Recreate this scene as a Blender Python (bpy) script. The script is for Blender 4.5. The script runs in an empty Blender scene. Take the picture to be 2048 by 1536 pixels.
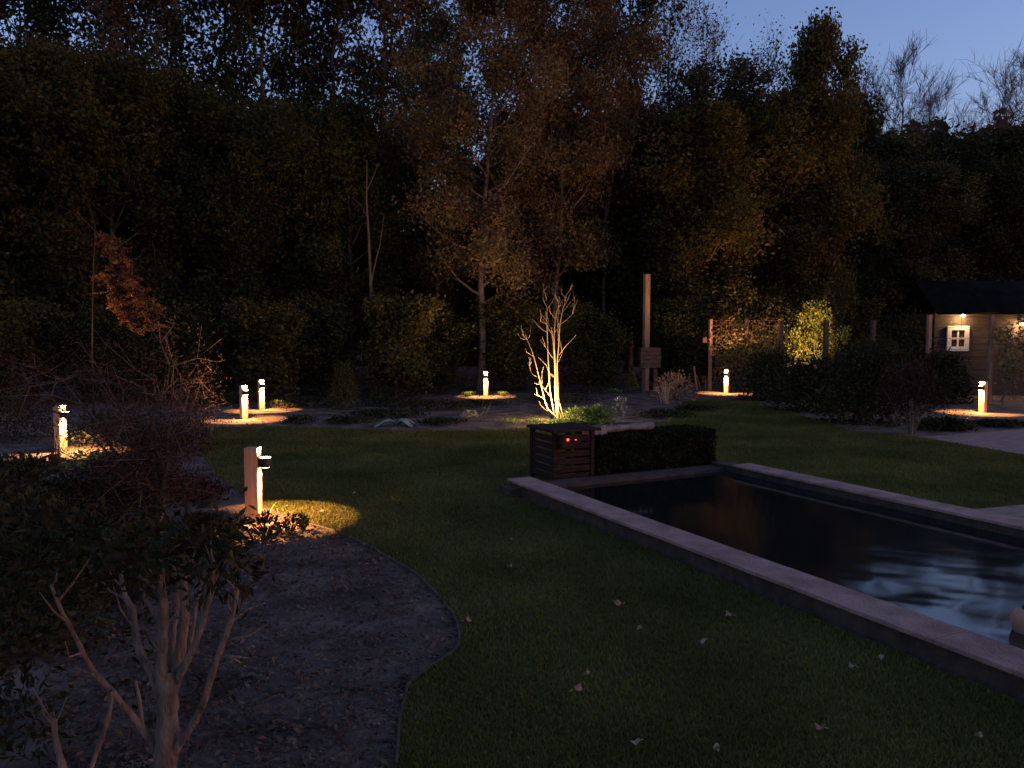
import bpy, bmesh, math, random
import numpy as np
from mathutils import Vector, Matrix

S = bpy.context.scene
COL = S.collection

# ---------------------------------------------------------------- camera
F_PX = 1547.0                     # focal length in photo pixels (2048 wide)
CAM_H = 1.66
PITCH = math.atan(99.0 / F_PX)
cam_d = bpy.data.cameras.new('camera'); cam = bpy.data.objects.new('camera', cam_d); COL.objects.link(cam)
cam.location = (0, 0, CAM_H); cam.rotation_euler = (math.pi/2 - PITCH, 0, 0)
cam_d.sensor_width = 36.0; cam_d.lens = F_PX / 2048 * 36; cam_d.clip_start = 0.05; cam_d.clip_end = 400
S.camera = cam

# ---------------------------------------------------------------- sky (dusk, sun just set: no sun lamp)
W = bpy.data.worlds.new("World"); S.world = W; W.use_nodes = True
nt = W.node_tree; nt.nodes.clear()
sky = nt.nodes.new('ShaderNodeTexSky'); sky.sky_type = 'NISHITA'; sky.sun_disc = False
sky.sun_elevation = math.radians(1.0); sky.sun_rotation = math.radians(100)
sky.air_density = 1.0; sky.dust_density = 1.2; sky.ozone_density = 3.0
bg = nt.nodes.new('ShaderNodeBackground'); bg.inputs['Strength'].default_value = 0.15
wo = nt.nodes.new('ShaderNodeOutputWorld')
tint = nt.nodes.new('ShaderNodeMix'); tint.data_type = 'RGBA'; tint.blend_type = 'MULTIPLY'; tint.inputs[0].default_value = 1.0
tint.inputs[7].default_value = (1.62, 1.10, 1.12, 1)     # dusk: pinkish-blue afterglow
nt.links.new(sky.outputs[0], tint.inputs[6]); nt.links.new(tint.outputs[2], bg.inputs[0]); nt.links.new(bg.outputs[0], wo.inputs[0])
S.view_settings.view_transform = 'Standard'; S.view_settings.look = 'None'
S.view_settings.gamma = 1.0; S.view_settings.exposure = 2.48
S.render.engine = 'CYCLES'

LAMP_COL = (1.0, 0.46, 0.15)
DOWN_W, UP_W, TREE_W = 58.0, 85.0, 120.0

# ---------------------------------------------------------------- helpers
def ray(px, py):
    a = (px-1024)/F_PX; b = (768-py)/F_PX
    return Vector((a, math.cos(PITCH)+b*math.sin(PITCH), -math.sin(PITCH)+b*math.cos(PITCH)))
def P(px, py, z=0.0):
    """point of the place at height z seen at that photo pixel"""
    r = ray(px, py); t = (z-CAM_H)/r.z
    return Vector((0, 0, CAM_H)) + r*t
def D(px, py, d):
    r = ray(px, py); return Vector((0, 0, CAM_H)) + r*(d/r.y)
def ztop(py, d): return D(1024, py, d).z

def tag(o, label=None, cat=None, group=None, kind=None):
    if label: o['label'] = label
    if cat: o['category'] = cat
    if group: o['group'] = group
    if kind: o['kind'] = kind
    return o
def thing(name, loc, label, cat, group=None, rz=0.0):
    o = bpy.data.objects.new(name, None); COL.objects.link(o); o.empty_display_size = 0.2
    o.location = loc; o.rotation_euler = (0, 0, rz)
    return tag(o, label, cat, group)
def link(name, me, mats, parent=None):
    o = bpy.data.objects.new(name, me); COL.objects.link(o)
    for m in (mats if isinstance(mats, (list, tuple)) else [mats]):
        if m and len(me.materials) < 8: me.materials.append(m)
    if parent: o.parent = parent
    return o
def copy_tree(root):
    c = root.copy(); COL.objects.link(c)
    for k in ('label',):
        if k in c: del c[k]
    for ch in list(root.children):
        d = ch.copy(); COL.objects.link(d); d.parent = c
        for g in list(ch.children):
            e = g.copy(); COL.objects.link(e); e.parent = d
    return c

def np_mesh(name, V, Fc, smooth=False):
    """V (n,3), Fc (m,k) all faces same size"""
    V = np.asarray(V, np.float32); Fc = np.asarray(Fc, np.int32)
    me = bpy.data.meshes.new(name)
    me.vertices.add(len(V)); me.vertices.foreach_set('co', V.ravel())
    m, k = Fc.shape
    me.loops.add(m*k); me.loops.foreach_set('vertex_index', Fc.ravel())
    me.polygons.add(m); me.polygons.foreach_set('loop_start', np.arange(0, m*k, k, dtype=np.int32))
    me.polygons.foreach_set('loop_total', np.full(m, k, np.int32))
    if smooth: me.polygons.foreach_set('use_smooth', np.ones(m, bool))
    me.update(calc_edges=True); me.validate()
    return me

def leaves(name, C, size, rng, aspect=0.55, up=0.25, fold=0.18, dirs=None):
    C = np.asarray(C, float); n = len(C)
    size = np.broadcast_to(np.asarray(size, float), (n,)).reshape(n, 1)
    N = rng.normal(size=(n, 3)); N[:, 2] += up*2
    N /= np.linalg.norm(N, axis=1, keepdims=True)+1e-9
    T = rng.normal(size=(n, 3)) if dirs is None else dirs + rng.normal(size=(n, 3))*0.25
    T -= N*(T*N).sum(1, keepdims=True); T /= np.linalg.norm(T, axis=1, keepdims=True)+1e-9
    B = np.cross(N, T)
    a = C - T*size; b = C + T*size
    c = C + B*size*aspect + N*size*fold - T*size*0.12; d = C - B*size*aspect + N*size*fold - T*size*0.12
    V = np.stack([a, d, b, c], 1).reshape(-1, 3)
    i = np.arange(n)*4
    Fc = np.concatenate([np.stack([i, i+1, i+2], 1), np.stack([i, i+2, i+3], 1)])
    return np_mesh(name, V, Fc)

def tubes(name, paths, sides=6):
    """paths: list of (pts list, radii list)"""
    VV = []; FF = []; off = 0
    ang = np.linspace(0, 2*np.pi, sides, endpoint=False)
    for pts, rad in paths:
        p = np.array([tuple(q) for q in pts], float); r = np.array(rad, float)
        if len(r) != len(p): r = np.interp(np.linspace(0, 1, len(p)), np.linspace(0, 1, len(r)), r)
        t = np.gradient(p, axis=0); t /= np.linalg.norm(t, axis=1, keepdims=True)+1e-9
        mt = t.mean(0); ref = np.array([1., 0, 0]) if abs(mt[0]) < 0.7*np.linalg.norm(mt)+1e-9 else np.array([0, 1., 0])
        u = np.cross(t, ref); u /= np.linalg.norm(u, axis=1, keepdims=True)+1e-9
        v = np.cross(t, u)
        ring = p[:, None, :] + r[:, None, None]*(np.cos(ang)[None, :, None]*u[:, None, :] + np.sin(ang)[None, :, None]*v[:, None, :])
        k = len(p); VV.append(ring.reshape(-1, 3))
        for i in range(k-1):
            for j in range(sides):
                j2 = (j+1) % sides
                FF.append((off+i*sides+j, off+i*sides+j2, off+(i+1)*sides+j2, off+(i+1)*sides+j))
        off += k*sides
    return np_mesh(name, np.concatenate(VV), FF, True)

class MB:
    def __init__(s): s.bm = bmesh.new()
    def box(s, c, d, rz=0, bev=0.0, M=None):
        m = (M or Matrix()) @ Matrix.Translation(c) @ Matrix.Rotation(rz, 4, 'Z') @ Matrix.Diagonal((d[0], d[1], d[2], 1))
        r = bmesh.ops.create_cube(s.bm, size=1, matrix=m)
        if bev > 0:
            es = set(e for v in r['verts'] for e in v.link_edges)
            bmesh.ops.bevel(s.bm, geom=list(es), offset=bev, segments=2, affect='EDGES', profile=0.6)
        return s
    def cyl(s, a, b, r1, r2=None, seg=20, cap=True):
        a = Vector(a); b = Vector(b); ax = b-a; r2 = r1 if r2 is None else r2
        m = Matrix.Translation((a+b)/2) @ ax.to_track_quat('Z', 'Y').to_matrix().to_4x4()
        bmesh.ops.create_cone(s.bm, cap_ends=cap, segments=seg, radius1=r1, radius2=r2, depth=ax.length, matrix=m)
        return s
    def sphere(s, c, r, sub=2, sc=(1, 1, 1)):
        bmesh.ops.create_icosphere(s.bm, subdivisions=sub, radius=r, matrix=Matrix.Translation(c) @ Matrix.Diagonal((*sc, 1)))
        return s
    def poly(s, pts, z0=None):
        f = s.bm.faces.new([s.bm.verts.new(p) for p in pts])
        if f.calc_area() > 0:
            f.normal_update()
            if f.normal.z < 0: f.normal_flip()
        bmesh.ops.triangulate(s.bm, faces=[f]); return s
    def build(s, name, mat, parent=None, smooth=False, wob=0.0, seed=0):
        if wob:
            r = random.Random(seed)
            for v in s.bm.verts: v.co += Vector((r.uniform(-wob, wob), r.uniform(-wob, wob), r.uniform(-wob, wob)))
        me = bpy.data.meshes.new(name); s.bm.to_mesh(me); s.bm.free()
        if smooth: me.polygons.foreach_set('use_smooth', np.ones(len(me.polygons), bool))
        return link(name, me, mat, parent)

# ---------------------------------------------------------------- materials
def mat(name, c1, c2=None, scale=8.0, rough=0.85, bump=0.0, bscale=None, stretch=(1, 1, 1), metallic=0.0,
        island=0.0, trans=0.0, detail=6.0, spec=0.3, coat=0.0, mixpos=(0.35, 0.65)):
    m = bpy.data.materials.new(name); m.use_nodes = True; n = m.node_tree; N = n.nodes; L = n.links
    b = N['Principled BSDF']; b.inputs['Roughness'].default_value = rough; b.inputs['Metallic'].default_value = metallic
    b.inputs['Specular IOR Level'].default_value = spec
    c2 = c2 or c1
    if name.startswith('leaf'): b.inputs['Specular IOR Level'].default_value = 0.06; b.inputs['Roughness'].default_value = 0.9
    tc = N.new('ShaderNodeTexCoord'); mp = N.new('ShaderNodeMapping'); mp.inputs['Scale'].default_value = stretch
    L.new(tc.outputs['Object'], mp.inputs[0])
    nz = N.new('ShaderNodeTexNoise'); nz.inputs['Scale'].default_value = scale; nz.inputs['Detail'].default_value = detail
    L.new(mp.outputs[0], nz.inputs['Vector'])
    rp = N.new('ShaderNodeValToRGB'); rp.color_ramp.elements[0].position = mixpos[0]; rp.color_ramp.elements[1].position = mixpos[1]
    rp.color_ramp.elements[0].color = (*c1, 1); rp.color_ramp.elements[1].color = (*c2, 1)
    L.new(nz.outputs[0], rp.inputs[0]); out = rp.outputs[0]
    if island > 0:
        ge = N.new('ShaderNodeNewGeometry'); hs = N.new('ShaderNodeHueSaturation')
        mr = N.new('ShaderNodeMapRange'); mr.inputs['To Min'].default_value = 1-island; mr.inputs['To Max'].default_value = 1+island
        mh = N.new('ShaderNodeMapRange'); mh.inputs['To Min'].default_value = 0.5-0.035; mh.inputs['To Max'].default_value = 0.5+0.035
        L.new(ge.outputs['Random Per Island'], mr.inputs[0]); L.new(mr.outputs[0], hs.inputs['Value'])
        L.new(ge.outputs['Random Per Island'], mh.inputs[0]); L.new(mh.outputs[0], hs.inputs['Hue'])
        L.new(out, hs.inputs['Color']); out = hs.outputs[0]
    L.new(out, b.inputs['Base Color'])
    if bump > 0:
        bz = N.new('ShaderNodeTexNoise'); bz.inputs['Scale'].default_value = bscale or scale*3; bz.inputs['Detail'].default_value = 8
        L.new(mp.outputs[0], bz.inputs['Vector'])
        bp = N.new('ShaderNodeBump'); bp.inputs['Strength'].default_value = bump; bp.inputs['Distance'].default_value = 0.02
        L.new(bz.outputs[0], bp.inputs['Height']); L.new(bp.outputs[0], b.inputs['Normal'])
    if trans > 0:
        tr = N.new('ShaderNodeBsdfTranslucent'); L.new(out, tr.inputs[0]); mx = N.new('ShaderNodeMixShader')
        mx.inputs[0].default_value = trans; L.new(b.outputs[0], mx.inputs[1]); L.new(tr.outputs[0], mx.inputs[2])
        L.new(mx.outputs[0], N['Material Output'].inputs[0])
    return m
def emis(name, col, st):
    m = bpy.data.materials.new(name); m.use_nodes = True; b = m.node_tree.nodes['Principled BSDF']
    b.inputs['Base Color'].default_value = (0.8, 0.8, 0.8, 1); b.inputs['Emission Color'].default_value = (*col, 1)
    b.inputs['Emission Strength'].default_value = st; return m

M = dict(
    soil=mat('soil', (0.040, 0.026, 0.019), (0.165, 0.113, 0.085), 2.6, 0.95, 0.9, 40),
    lawn=mat('lawn_soil', (0.045, 0.047, 0.010), (0.075, 0.073, 0.015), 1.3, 0.9, 0.8, 60),
    grass=mat('grass_blades', (0.066, 0.074, 0.015), (0.155, 0.145, 0.038), 0.8, 0.7, spec=0.08, island=0.2, trans=0.3),
    grass_lush=mat('grass_lush', (0.10, 0.16, 0.03), (0.17, 0.21, 0.05), 2, 0.6, island=0.4, trans=0.3),
    chip=mat('wood_chips', (0.060, 0.041, 0.029), (0.125, 0.088, 0.063), 3, 0.9, spec=0.05, island=0.22),
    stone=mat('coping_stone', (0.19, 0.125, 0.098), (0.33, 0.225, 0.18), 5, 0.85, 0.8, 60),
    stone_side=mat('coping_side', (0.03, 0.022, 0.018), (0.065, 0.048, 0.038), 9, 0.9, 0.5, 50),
    paving=mat('paving_stone', (0.17, 0.115, 0.09), (0.27, 0.19, 0.15), 6, 0.85, 0.4, 60),
    steel=mat('edging_steel', (0.05, 0.035, 0.028), (0.09, 0.065, 0.05), 12, 0.8, metallic=0.2),
    post=mat('bollard_wood', (0.42, 0.25, 0.14), (0.55, 0.34, 0.20), 5, 0.75, 0.35, 30, (9, 9, 0.6)),
    fix=mat('fixture_metal', (0.03, 0.028, 0.026), (0.05, 0.045, 0.04), 20, 0.45, metallic=0.5),
    timber=mat('weathered_timber', (0.20, 0.12, 0.075), (0.36, 0.22, 0.14), 5, 0.85, 0.5, 25, (8, 8, 0.6)),
    dtimber=mat('dark_timber', (0.05, 0.032, 0.026), (0.10, 0.062, 0.048), 6, 0.85, 0.5, 25, (1, 8, 8)),
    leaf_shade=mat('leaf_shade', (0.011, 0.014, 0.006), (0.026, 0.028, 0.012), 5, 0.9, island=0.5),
    cab=mat('cabinet_wood', (0.016, 0.010, 0.008), (0.04, 0.026, 0.02), 6, 0.9, 0.5, 25, (1, 8, 8), spec=0.1),
    shed=mat('shed_boards', (0.022, 0.015, 0.011), (0.055, 0.040, 0.029), 5, 0.8, 0.4, 30, (0.8, 8, 8)),
    roof=mat('roof_felt', (0.006, 0.005, 0.005), (0.012, 0.011, 0.010), 4, 0.95, 0.5, 30, spec=0.05),
    white=mat('white_paint', (0.52, 0.50, 0.44), (0.66, 0.63, 0.56), 5, 0.5, 0.1, 30),
    glass=mat('dark_glass', (0.015, 0.016, 0.018), (0.02, 0.022, 0.024), 3, 0.06, spec=0.6),
    wire=mat('rusty_wire', (0.22, 0.11, 0.07), (0.34, 0.18, 0.12), 20, 0.6, metallic=0.4),
    bark=mat('bark', (0.05, 0.036, 0.026), (0.11, 0.082, 0.06), 5, 0.95, 0.8, 18, (4, 4, 0.8)),
    bark_pale=mat('bark_pale', (0.085, 0.066, 0.050), (0.20, 0.165, 0.130), 7, 0.95, 1.0, 22, (4, 4, 0.9)),
    stem=mat('young_stem', (0.34, 0.22, 0.10), (0.48, 0.34, 0.17), 14, 0.7),
    leaf_dark=mat('leaf_dark', (0.026, 0.032, 0.010), (0.046, 0.048, 0.016), 0.6, 0.6, island=0.5, trans=0.15),
    leaf_olive=mat('leaf_olive', (0.050, 0.050, 0.016), (0.085, 0.075, 0.024), 0.6, 0.6, island=0.5, trans=0.2),
    leaf_brown=mat('leaf_brown', (0.070, 0.058, 0.032), (0.120, 0.092, 0.048), 0.5, 0.65, island=0.5, trans=0.25),
    leaf_red=mat('leaf_red', (0.030, 0.017, 0.014), (0.058, 0.032, 0.026), 2, 0.7, island=0.5, trans=0.2),
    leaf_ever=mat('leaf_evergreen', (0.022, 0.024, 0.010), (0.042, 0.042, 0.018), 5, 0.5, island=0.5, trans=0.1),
    leaf_vine=mat('leaf_vine', (0.17, 0.14, 0.06), (0.28, 0.22, 0.10), 2, 0.7, island=0.4, trans=0.3),
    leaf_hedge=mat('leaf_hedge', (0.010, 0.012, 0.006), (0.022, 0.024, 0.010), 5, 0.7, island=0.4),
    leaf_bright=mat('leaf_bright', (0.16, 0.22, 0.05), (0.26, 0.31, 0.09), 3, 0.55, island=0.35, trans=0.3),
    leaf_rust=mat('leaf_rust', (0.11, 0.052, 0.028), (0.17, 0.085, 0.045), 2, 0.7, island=0.4, trans=0.25),
    leaf_pale=mat('leaf_pale', (0.16, 0.19, 0.17), (0.26, 0.29, 0.26), 6, 0.6, island=0.2, trans=0.1),
    dead=mat('dead_leaf', (0.28, 0.14, 0.07), (0.44, 0.25, 0.14), 30, 0.8, island=0.3),
    deadp=mat('dead_leaf_pale', (0.26, 0.20, 0.12), (0.40, 0.31, 0.19), 30, 0.8, island=0.3),
    cover=mat('cover_fabric', (0.10, 0.10, 0.10), (0.18, 0.175, 0.17), 9, 0.6, 0.5, 35),
    skin=mat('skin', (0.36, 0.18, 0.12), (0.42, 0.22, 0.15), 9, 0.5),
    hair=mat('hair', (0.03, 0.02, 0.015), (0.05, 0.035, 0.025), 60, 0.5, 0.6, 90, (1, 1, 6)),
    lens=emis('lamp_lens', (1.0, 0.72, 0.42), 9.0),
    bulb=emis('wall_bulb', (1.0, 0.74, 0.42), 14.0),
    led=emis('red_led', (1.0, 0.02, 0.015), 1.6),
)
# dark pond-like water with ripples
wm = bpy.data.materials.new('pool_water'); wm.use_nodes = True; n_ = wm.node_tree; b = n_.nodes['Principled BSDF']
b.inputs['Base Color'].default_value = (0.006, 0.009, 0.010, 1); b.inputs['Roughness'].default_value = 0.08; b.inputs['IOR'].default_value = 1.6
b.inputs['Specular IOR Level'].default_value = 1.0
M['water'] = wm

# ================================================================ GROUND AND SETTING
g = MB().poly([(-70, -12, 0), (70, -12, 0), (70, 90, 0), (-70, 90, 0)]).build('ground', M['soil']); tag(g, kind='structure')

edge_px = [(622, 1050), (668, 1064), (720, 1086), (766, 1111), (802, 1132), (832, 1150), (863, 1180), (890, 1211), (906, 1232),
           (914, 1250), (919, 1270), (918, 1292), (906, 1308), (883, 1324), (845, 1348), (815, 1375), (800, 1440), (793, 1536)]
far_px = [(1365, 806), (1330, 845), (1200, 862), (1060, 857), (950, 863), (800, 862), (660, 857), (570, 854), (490, 856), (405, 858), (400, 900), (430, 950), (480, 985), (545, 1018)]
lawn = [P(*p) for p in [(1385, 797), (1500, 796), (1530, 808), (1640, 838), (1700, 860), (1840, 876), (2048, 912), (2400, 975)]]
ring = [P(1840, 876), P(1700, 862), P(1640, 842), P(1530, 810), P(1500, 797), P(1385, 797)] + [P(*p) for p in far_px] + [P(*p) for p in edge_px]
ring += [Vector((-0.55, 1.5, 0)), Vector((-0.8, -6, 0)), Vector((14, -6, 0)), Vector((14, 8, 0)), P(2048, 912)]
lawn_poly = [Vector((p.x, p.y, 0.004)) for p in ring]
lw = MB().poly(lawn_poly).build('lawn', M['lawn']); tag(lw, kind='structure')

def inside(x, y, poly=lawn_poly):
    c = np.zeros(len(x), bool); n = len(poly); j = n-1
    for i in range(n):
        xi, yi, xj, yj = poly[i].x, poly[i].y, poly[j].x, poly[j].y
        if yi != yj:
            c ^= ((yi > y) != (yj > y)) & (x < (xj-xi)*(y-yi)/(yj-yi)+xi)
        j = i
    return c

# pool geometry: u runs along the pool towards the house, nrm across it
u = Vector((0.447, -0.894, 0)).normalized(); nrm = Vector((0.894, 0.447, 0)).normalized()
A0 = P(1082, 983, 0.15) - u*0.75; A0.z = 0
POOL_L = 12.0; POOL_W = 2.72; CW = 0.275
def pl(a, c, z=0): return A0 + u*a + nrm*c + Vector((0, 0, z))
rzp = math.atan2(u.y, u.x)

# paving: two stone paths on the right
pv = MB()
pv_poly = [P(1838, 875), P(2060, 913), P(2300, 955), P(2300, 870), P(2060, 858)]
pv.poly([Vector((p.x, p.y, 0.010)) for p in pv_poly]).build('path', M['paving'])
tag(bpy.data.objects['path'], kind='structure')
pv2 = [pl(4.75, POOL_W+CW+0.01), pl(12, POOL_W+CW+0.01)]
q0 = P(1932, 1022); q1 = P(2300, 985); 
tag(MB().poly([Vector((p.x, p.y, 0.010)) for p in [q0, P(2048, 1011), q1, P(2500, 1200), pl(9, POOL_W+CW+0.02)]]).build('pavement', M['paving']), kind='structure')
pv_polys = [[Vector((p.x, p.y, 0)) for p in pv_poly], [Vector((p.x, p.y, 0)) for p in [q0, P(2048, 1011), q1, P(2500, 1200), pl(9, POOL_W+CW+0.02)]]]

# swimming pool edge
pool = thing('swimming_pool', pl(3, POOL_W/2), 'long narrow swimming pool with a raised stone edge sunk in the lawn', 'swimming pool')
inv = Matrix.Translation(pool.location).inverted()
def side(a0, a1, c0, c1, name, gap=0.006):
    n = max(1, int(round(max(a1-a0, c1-c0)/0.6))); mb = MB(); rr = random.Random(int(a0*10+c0*7))
    along = (a1-a0) > (c1-c0)
    for i in range(n):
        if along: x0 = a0+(a1-a0)*i/n; x1 = a0+(a1-a0)*(i+1)/n; y0, y1 = c0, c1; x1 -= gap*.6
        else: y0 = c0+(c1-c0)*i/n; y1 = c0+(c1-c0)*(i+1)/n-gap; x0, x1 = a0, a1
        p = pl((x0+x1)/2, (y0+y1)/2, 0.125+rr.uniform(-.0015, .0015)); p = inv @ p; p.z += .0125
        mb.box(p, (x1-x0, y1-y0, 0.025), rzp, 0.005)
    return mb.build(name, M['stone'], pool)
side(0, POOL_L, 0, CW, 'coping'); side(0.4, POOL_L, POOL_W, POOL_W+CW, 'coping')
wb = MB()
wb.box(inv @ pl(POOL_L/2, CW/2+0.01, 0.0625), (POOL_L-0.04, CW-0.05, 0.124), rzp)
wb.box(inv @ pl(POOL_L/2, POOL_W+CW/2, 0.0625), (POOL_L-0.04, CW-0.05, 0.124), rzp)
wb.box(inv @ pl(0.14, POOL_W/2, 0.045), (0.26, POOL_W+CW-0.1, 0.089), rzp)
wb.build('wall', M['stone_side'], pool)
# water: real rippled surface, churned where the swimmer moves
na, nc = 420, 110
aa = np.linspace(0.28, POOL_L-0.05, na); cc = np.linspace(CW-0.02, POOL_W+0.02, nc)
AA, CC = np.meshgrid(aa, cc, indexing='ij')
X = A0.x+u.x*AA+nrm.x*CC; Y = A0.y+u.y*AA+nrm.y*CC
rs = np.random.default_rng(5); Z = np.full_like(X, 0.055)
swim = P(2060, 1262, 0.055)
dist = np.hypot(X-swim.x, Y-swim.y); amp = 0.0002+0.0012*np.exp(-(dist/1.4)**2)
for k in range(34):
    th = rs.uniform(0, 2*np.pi); wl = rs.uniform(0.14, 0.9); ph = rs.uniform(0, 6.28)
    Z += amp*0.22*(wl/0.45)*np.sin(2*np.pi/wl*(X*np.cos(th)+Y*np.sin(th))+ph)
Z += 0.0006*np.exp(-dist/1.6)*np.sin(2*np.pi*dist/0.42)
idx = np.arange(na*nc).reshape(na, nc)
FW = np.stack([idx[:-1, :-1], idx[1:, :-1], idx[1:, 1:], idx[:-1, 1:]], -1).reshape(-1, 4)
wt = link('water', np_mesh('water', np.stack([X, Y, Z], -1).reshape(-1, 3), FW, True), M['water']); tag(wt, kind='structure')

# ---- steel edging of the planting bed
pe = [P(*p) for p in edge_px]
me_ = []
for off, nm in ((0, 0),):
    V = []; Fq = []
    for i, p in enumerate(pe):
        t = (pe[min(i+1, len(pe)-1)]-pe[max(i-1, 0)]).normalized(); s_ = Vector((-t.y, t.x, 0))*0.006
        V += [p+s_+Vector((0, 0, -0.02)), p+s_+Vector((0, 0, 0.020)), p-s_+Vector((0, 0, 0.020)), p-s_+Vector((0, 0, -0.02))]
    for i in range(len(pe)-1):
        for k in range(4):
            Fq.append((i*4+k, i*4+(k+1) % 4, i*4+4+(k+1) % 4, i*4+4+k))
    o = link('bed_edging', np_mesh('bed_edging', [tuple(v) for v in V], Fq), M['steel'])
tag(o, 'thin curved steel edging between the mulched bed and the lawn', 'edging')

# ---- grass
def blades(name, x, y, h, w, rng, m, kind='stuff', z0=0.0):
    n = len(x); th = rng.uniform(0, 2*np.pi, n); le = rng.uniform(0.1, 0.7, n); la = rng.uniform(0, 2*np.pi, n)
    h = np.broadcast_to(h, (n,))*rng.uniform(0.6, 1.25, n); w = np.broadcast_to(w, (n,))
    dx, dy = np.cos(th)*w/2, np.sin(th)*w/2
    lx, ly = np.cos(la)*le*h, np.sin(la)*le*h
    z = np.full(n, z0)
    V = np.stack([np.stack([x-dx, y-dy, z], 1), np.stack([x+dx, y+dy, z], 1),
                  np.stack([x+dx*.7+lx*.35, y+dy*.7+ly*.35, z+h*.55], 1), np.stack([x+lx, y+ly, z+h*(1-le*.35)], 1),
                  np.stack([x-dx*.7+lx*.35, y-dy*.7+ly*.35, z+h*.55], 1)], 1).reshape(-1, 3)
    i = np.arange(n)*5
    Fc = np.concatenate([np.stack([i, i+1, i+2], 1), np.stack([i, i+2, i+4], 1), np.stack([i+4, i+2, i+3], 1)])
    return link(name, np_mesh(name, V, Fc), m)
rg = np.random.default_rng(11)
n = 520000
yy = 1.2 + (19.0-1.2)*rg.uniform(0, 1, n)**1.7
xx = rg.uniform(-0.45, 0.72, n)*yy
ok = inside(xx, yy)
# keep off the pool and paving
ra = (xx-A0.x)*u.x+(yy-A0.y)*u.y; rc = (xx-A0.x)*nrm.x+(yy-A0.y)*nrm.y
ok &= ~((ra > -0.02) & (rc > -0.005) & (rc < POOL_W+CW+0.01))
for q in pv_polys: ok &= ~inside(xx, yy, q)
xx, yy = xx[ok], yy[ok]
gr = blades('grass', xx, yy, 0.024+0.0012*yy, 0.0032+0.0011*yy, rg, M['grass'], z0=0.003); tag(gr, 'short mown grass blades of the lawn', 'grass', kind='stuff')

# ---- wood chips and crumbs on the near bed and the middle bed
n = 60000
yb = 2.2+(7.2-2.2)*rg.uniform(0, 1, n)**1.3; xb = rg.uniform(-0.62, 0.02, n)*yb
ok = ~inside(xb, yb)
C = np.stack([xb[ok], yb[ok], rg.uniform(0.004, 0.02, ok.sum())], 1)
n2 = 16000
y2 = rg.uniform(13.0, 22, n2); x2 = rg.uniform(-0.42, 0.6, n2)*y2; ok2 = ~inside(x2, y2)
C = np.concatenate([C, np.stack([x2[ok2], y2[ok2], rg.uniform(0.005, 0.03, ok2.sum())], 1)])
sz = (0.004+0.018*rg.uniform(0, 1, len(C))**4)*(1+0.04*C[:, 1])
ch = link('wood_chips', leaves('wood_chips', C, sz, rg, 0.5, 1.2, 0.1), M['chip']); tag(ch, 'grey brown wood chips and leaf litter covering the planting beds', 'mulch', kind='stuff')

# ================================================================ BOLLARD LAMPS
def spot(name, loc, aim, watt, size, blend, parent, rad=0.02):
    l = bpy.data.lights.new(name, 'SPOT'); l.energy = watt; l.color = LAMP_COL; l.spot_size = math.radians(size); l.spot_blend = blend
    l.shadow_soft_size = rad
    o = bpy.data.objects.new(name, l); COL.objects.link(o); o.parent = parent; o.location = loc
    o.rotation_euler = Vector(aim).to_track_quat('-Z', 'Y').to_euler(); return o
BW = 0.116; BH = 0.66
def bollard():
    t = thing('bollard_lamp', (0, 0, 0), None, 'garden lamp', 'wooden bollard lamps along the garden')
    MB().box((0, 0, BH/2-0.02), (BW, BW, BH+0.04), 0, 0.004).build('post', M['post'], t)
    x0 = BW/2
    f = MB().box((x0+0.0065, 0, 0.535), (0.012, 0.10, 0.095), 0, 0.002).cyl((x0+0.058, 0, 0.488), (x0+0.058, 0, 0.57), 0.048, seg=28).build('fixture', M['fix'], t)
    MB().cyl((x0+0.058, 0, 0.566), (x0+0.058, 0, 0.5735), 0.042, seg=24).build('lens', M['lens'], f)
    MB().cyl((x0+0.058, 0, 0.4855), (x0+0.058, 0, 0.492), 0.040, seg=24).build('lens', M['lens'], f)
    spot('lamp_light', (x0+0.058, 0, 0.480), (0, 0, -1), DOWN_W, 122, 0.06, t)
    spot('lamp_light', (x0+0.058, 0, 0.580), (0, 0, 1), UP_W, 132, 0.6, t)
    return t
B = [((508, 1042), 0, 'nearest lit bollard lamp, wooden post behind low dark leaves beside the curved bed', 1.0),
     ((488, 838), -46, 'lit wooden bollard lamp at the far lawn edge, front one of the close pair', 1.0),
     ((523, 819), -55, 'lit wooden bollard lamp just behind and right of another in the close pair', 1.0),
     ((971, 792), -80, 'lit wooden bollard lamp standing left of the floodlit bare young tree', 1.0),
     ((1453, 786), -122, 'lit wooden bollard lamp in front of the wire trellis with climbers', 1.0),
     ((1965, 825), -150, 'lit wooden bollard lamp below the shed window at the right edge', 1.0),
     ((122, 903), -20, 'leftmost lit bollard lamp, half hidden behind twigs of the dark red shrub', 1.0)]
b0 = None
BOL = []
for (px, az, lab, s) in B:
    t = bollard() if b0 is None else copy_tree(b0)
    b0 = b0 or t
    t.location = P(*px[:2]); t.rotation_euler = (0, 0, math.radians(az)); t['label'] = lab; BOL.append(t)

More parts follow.
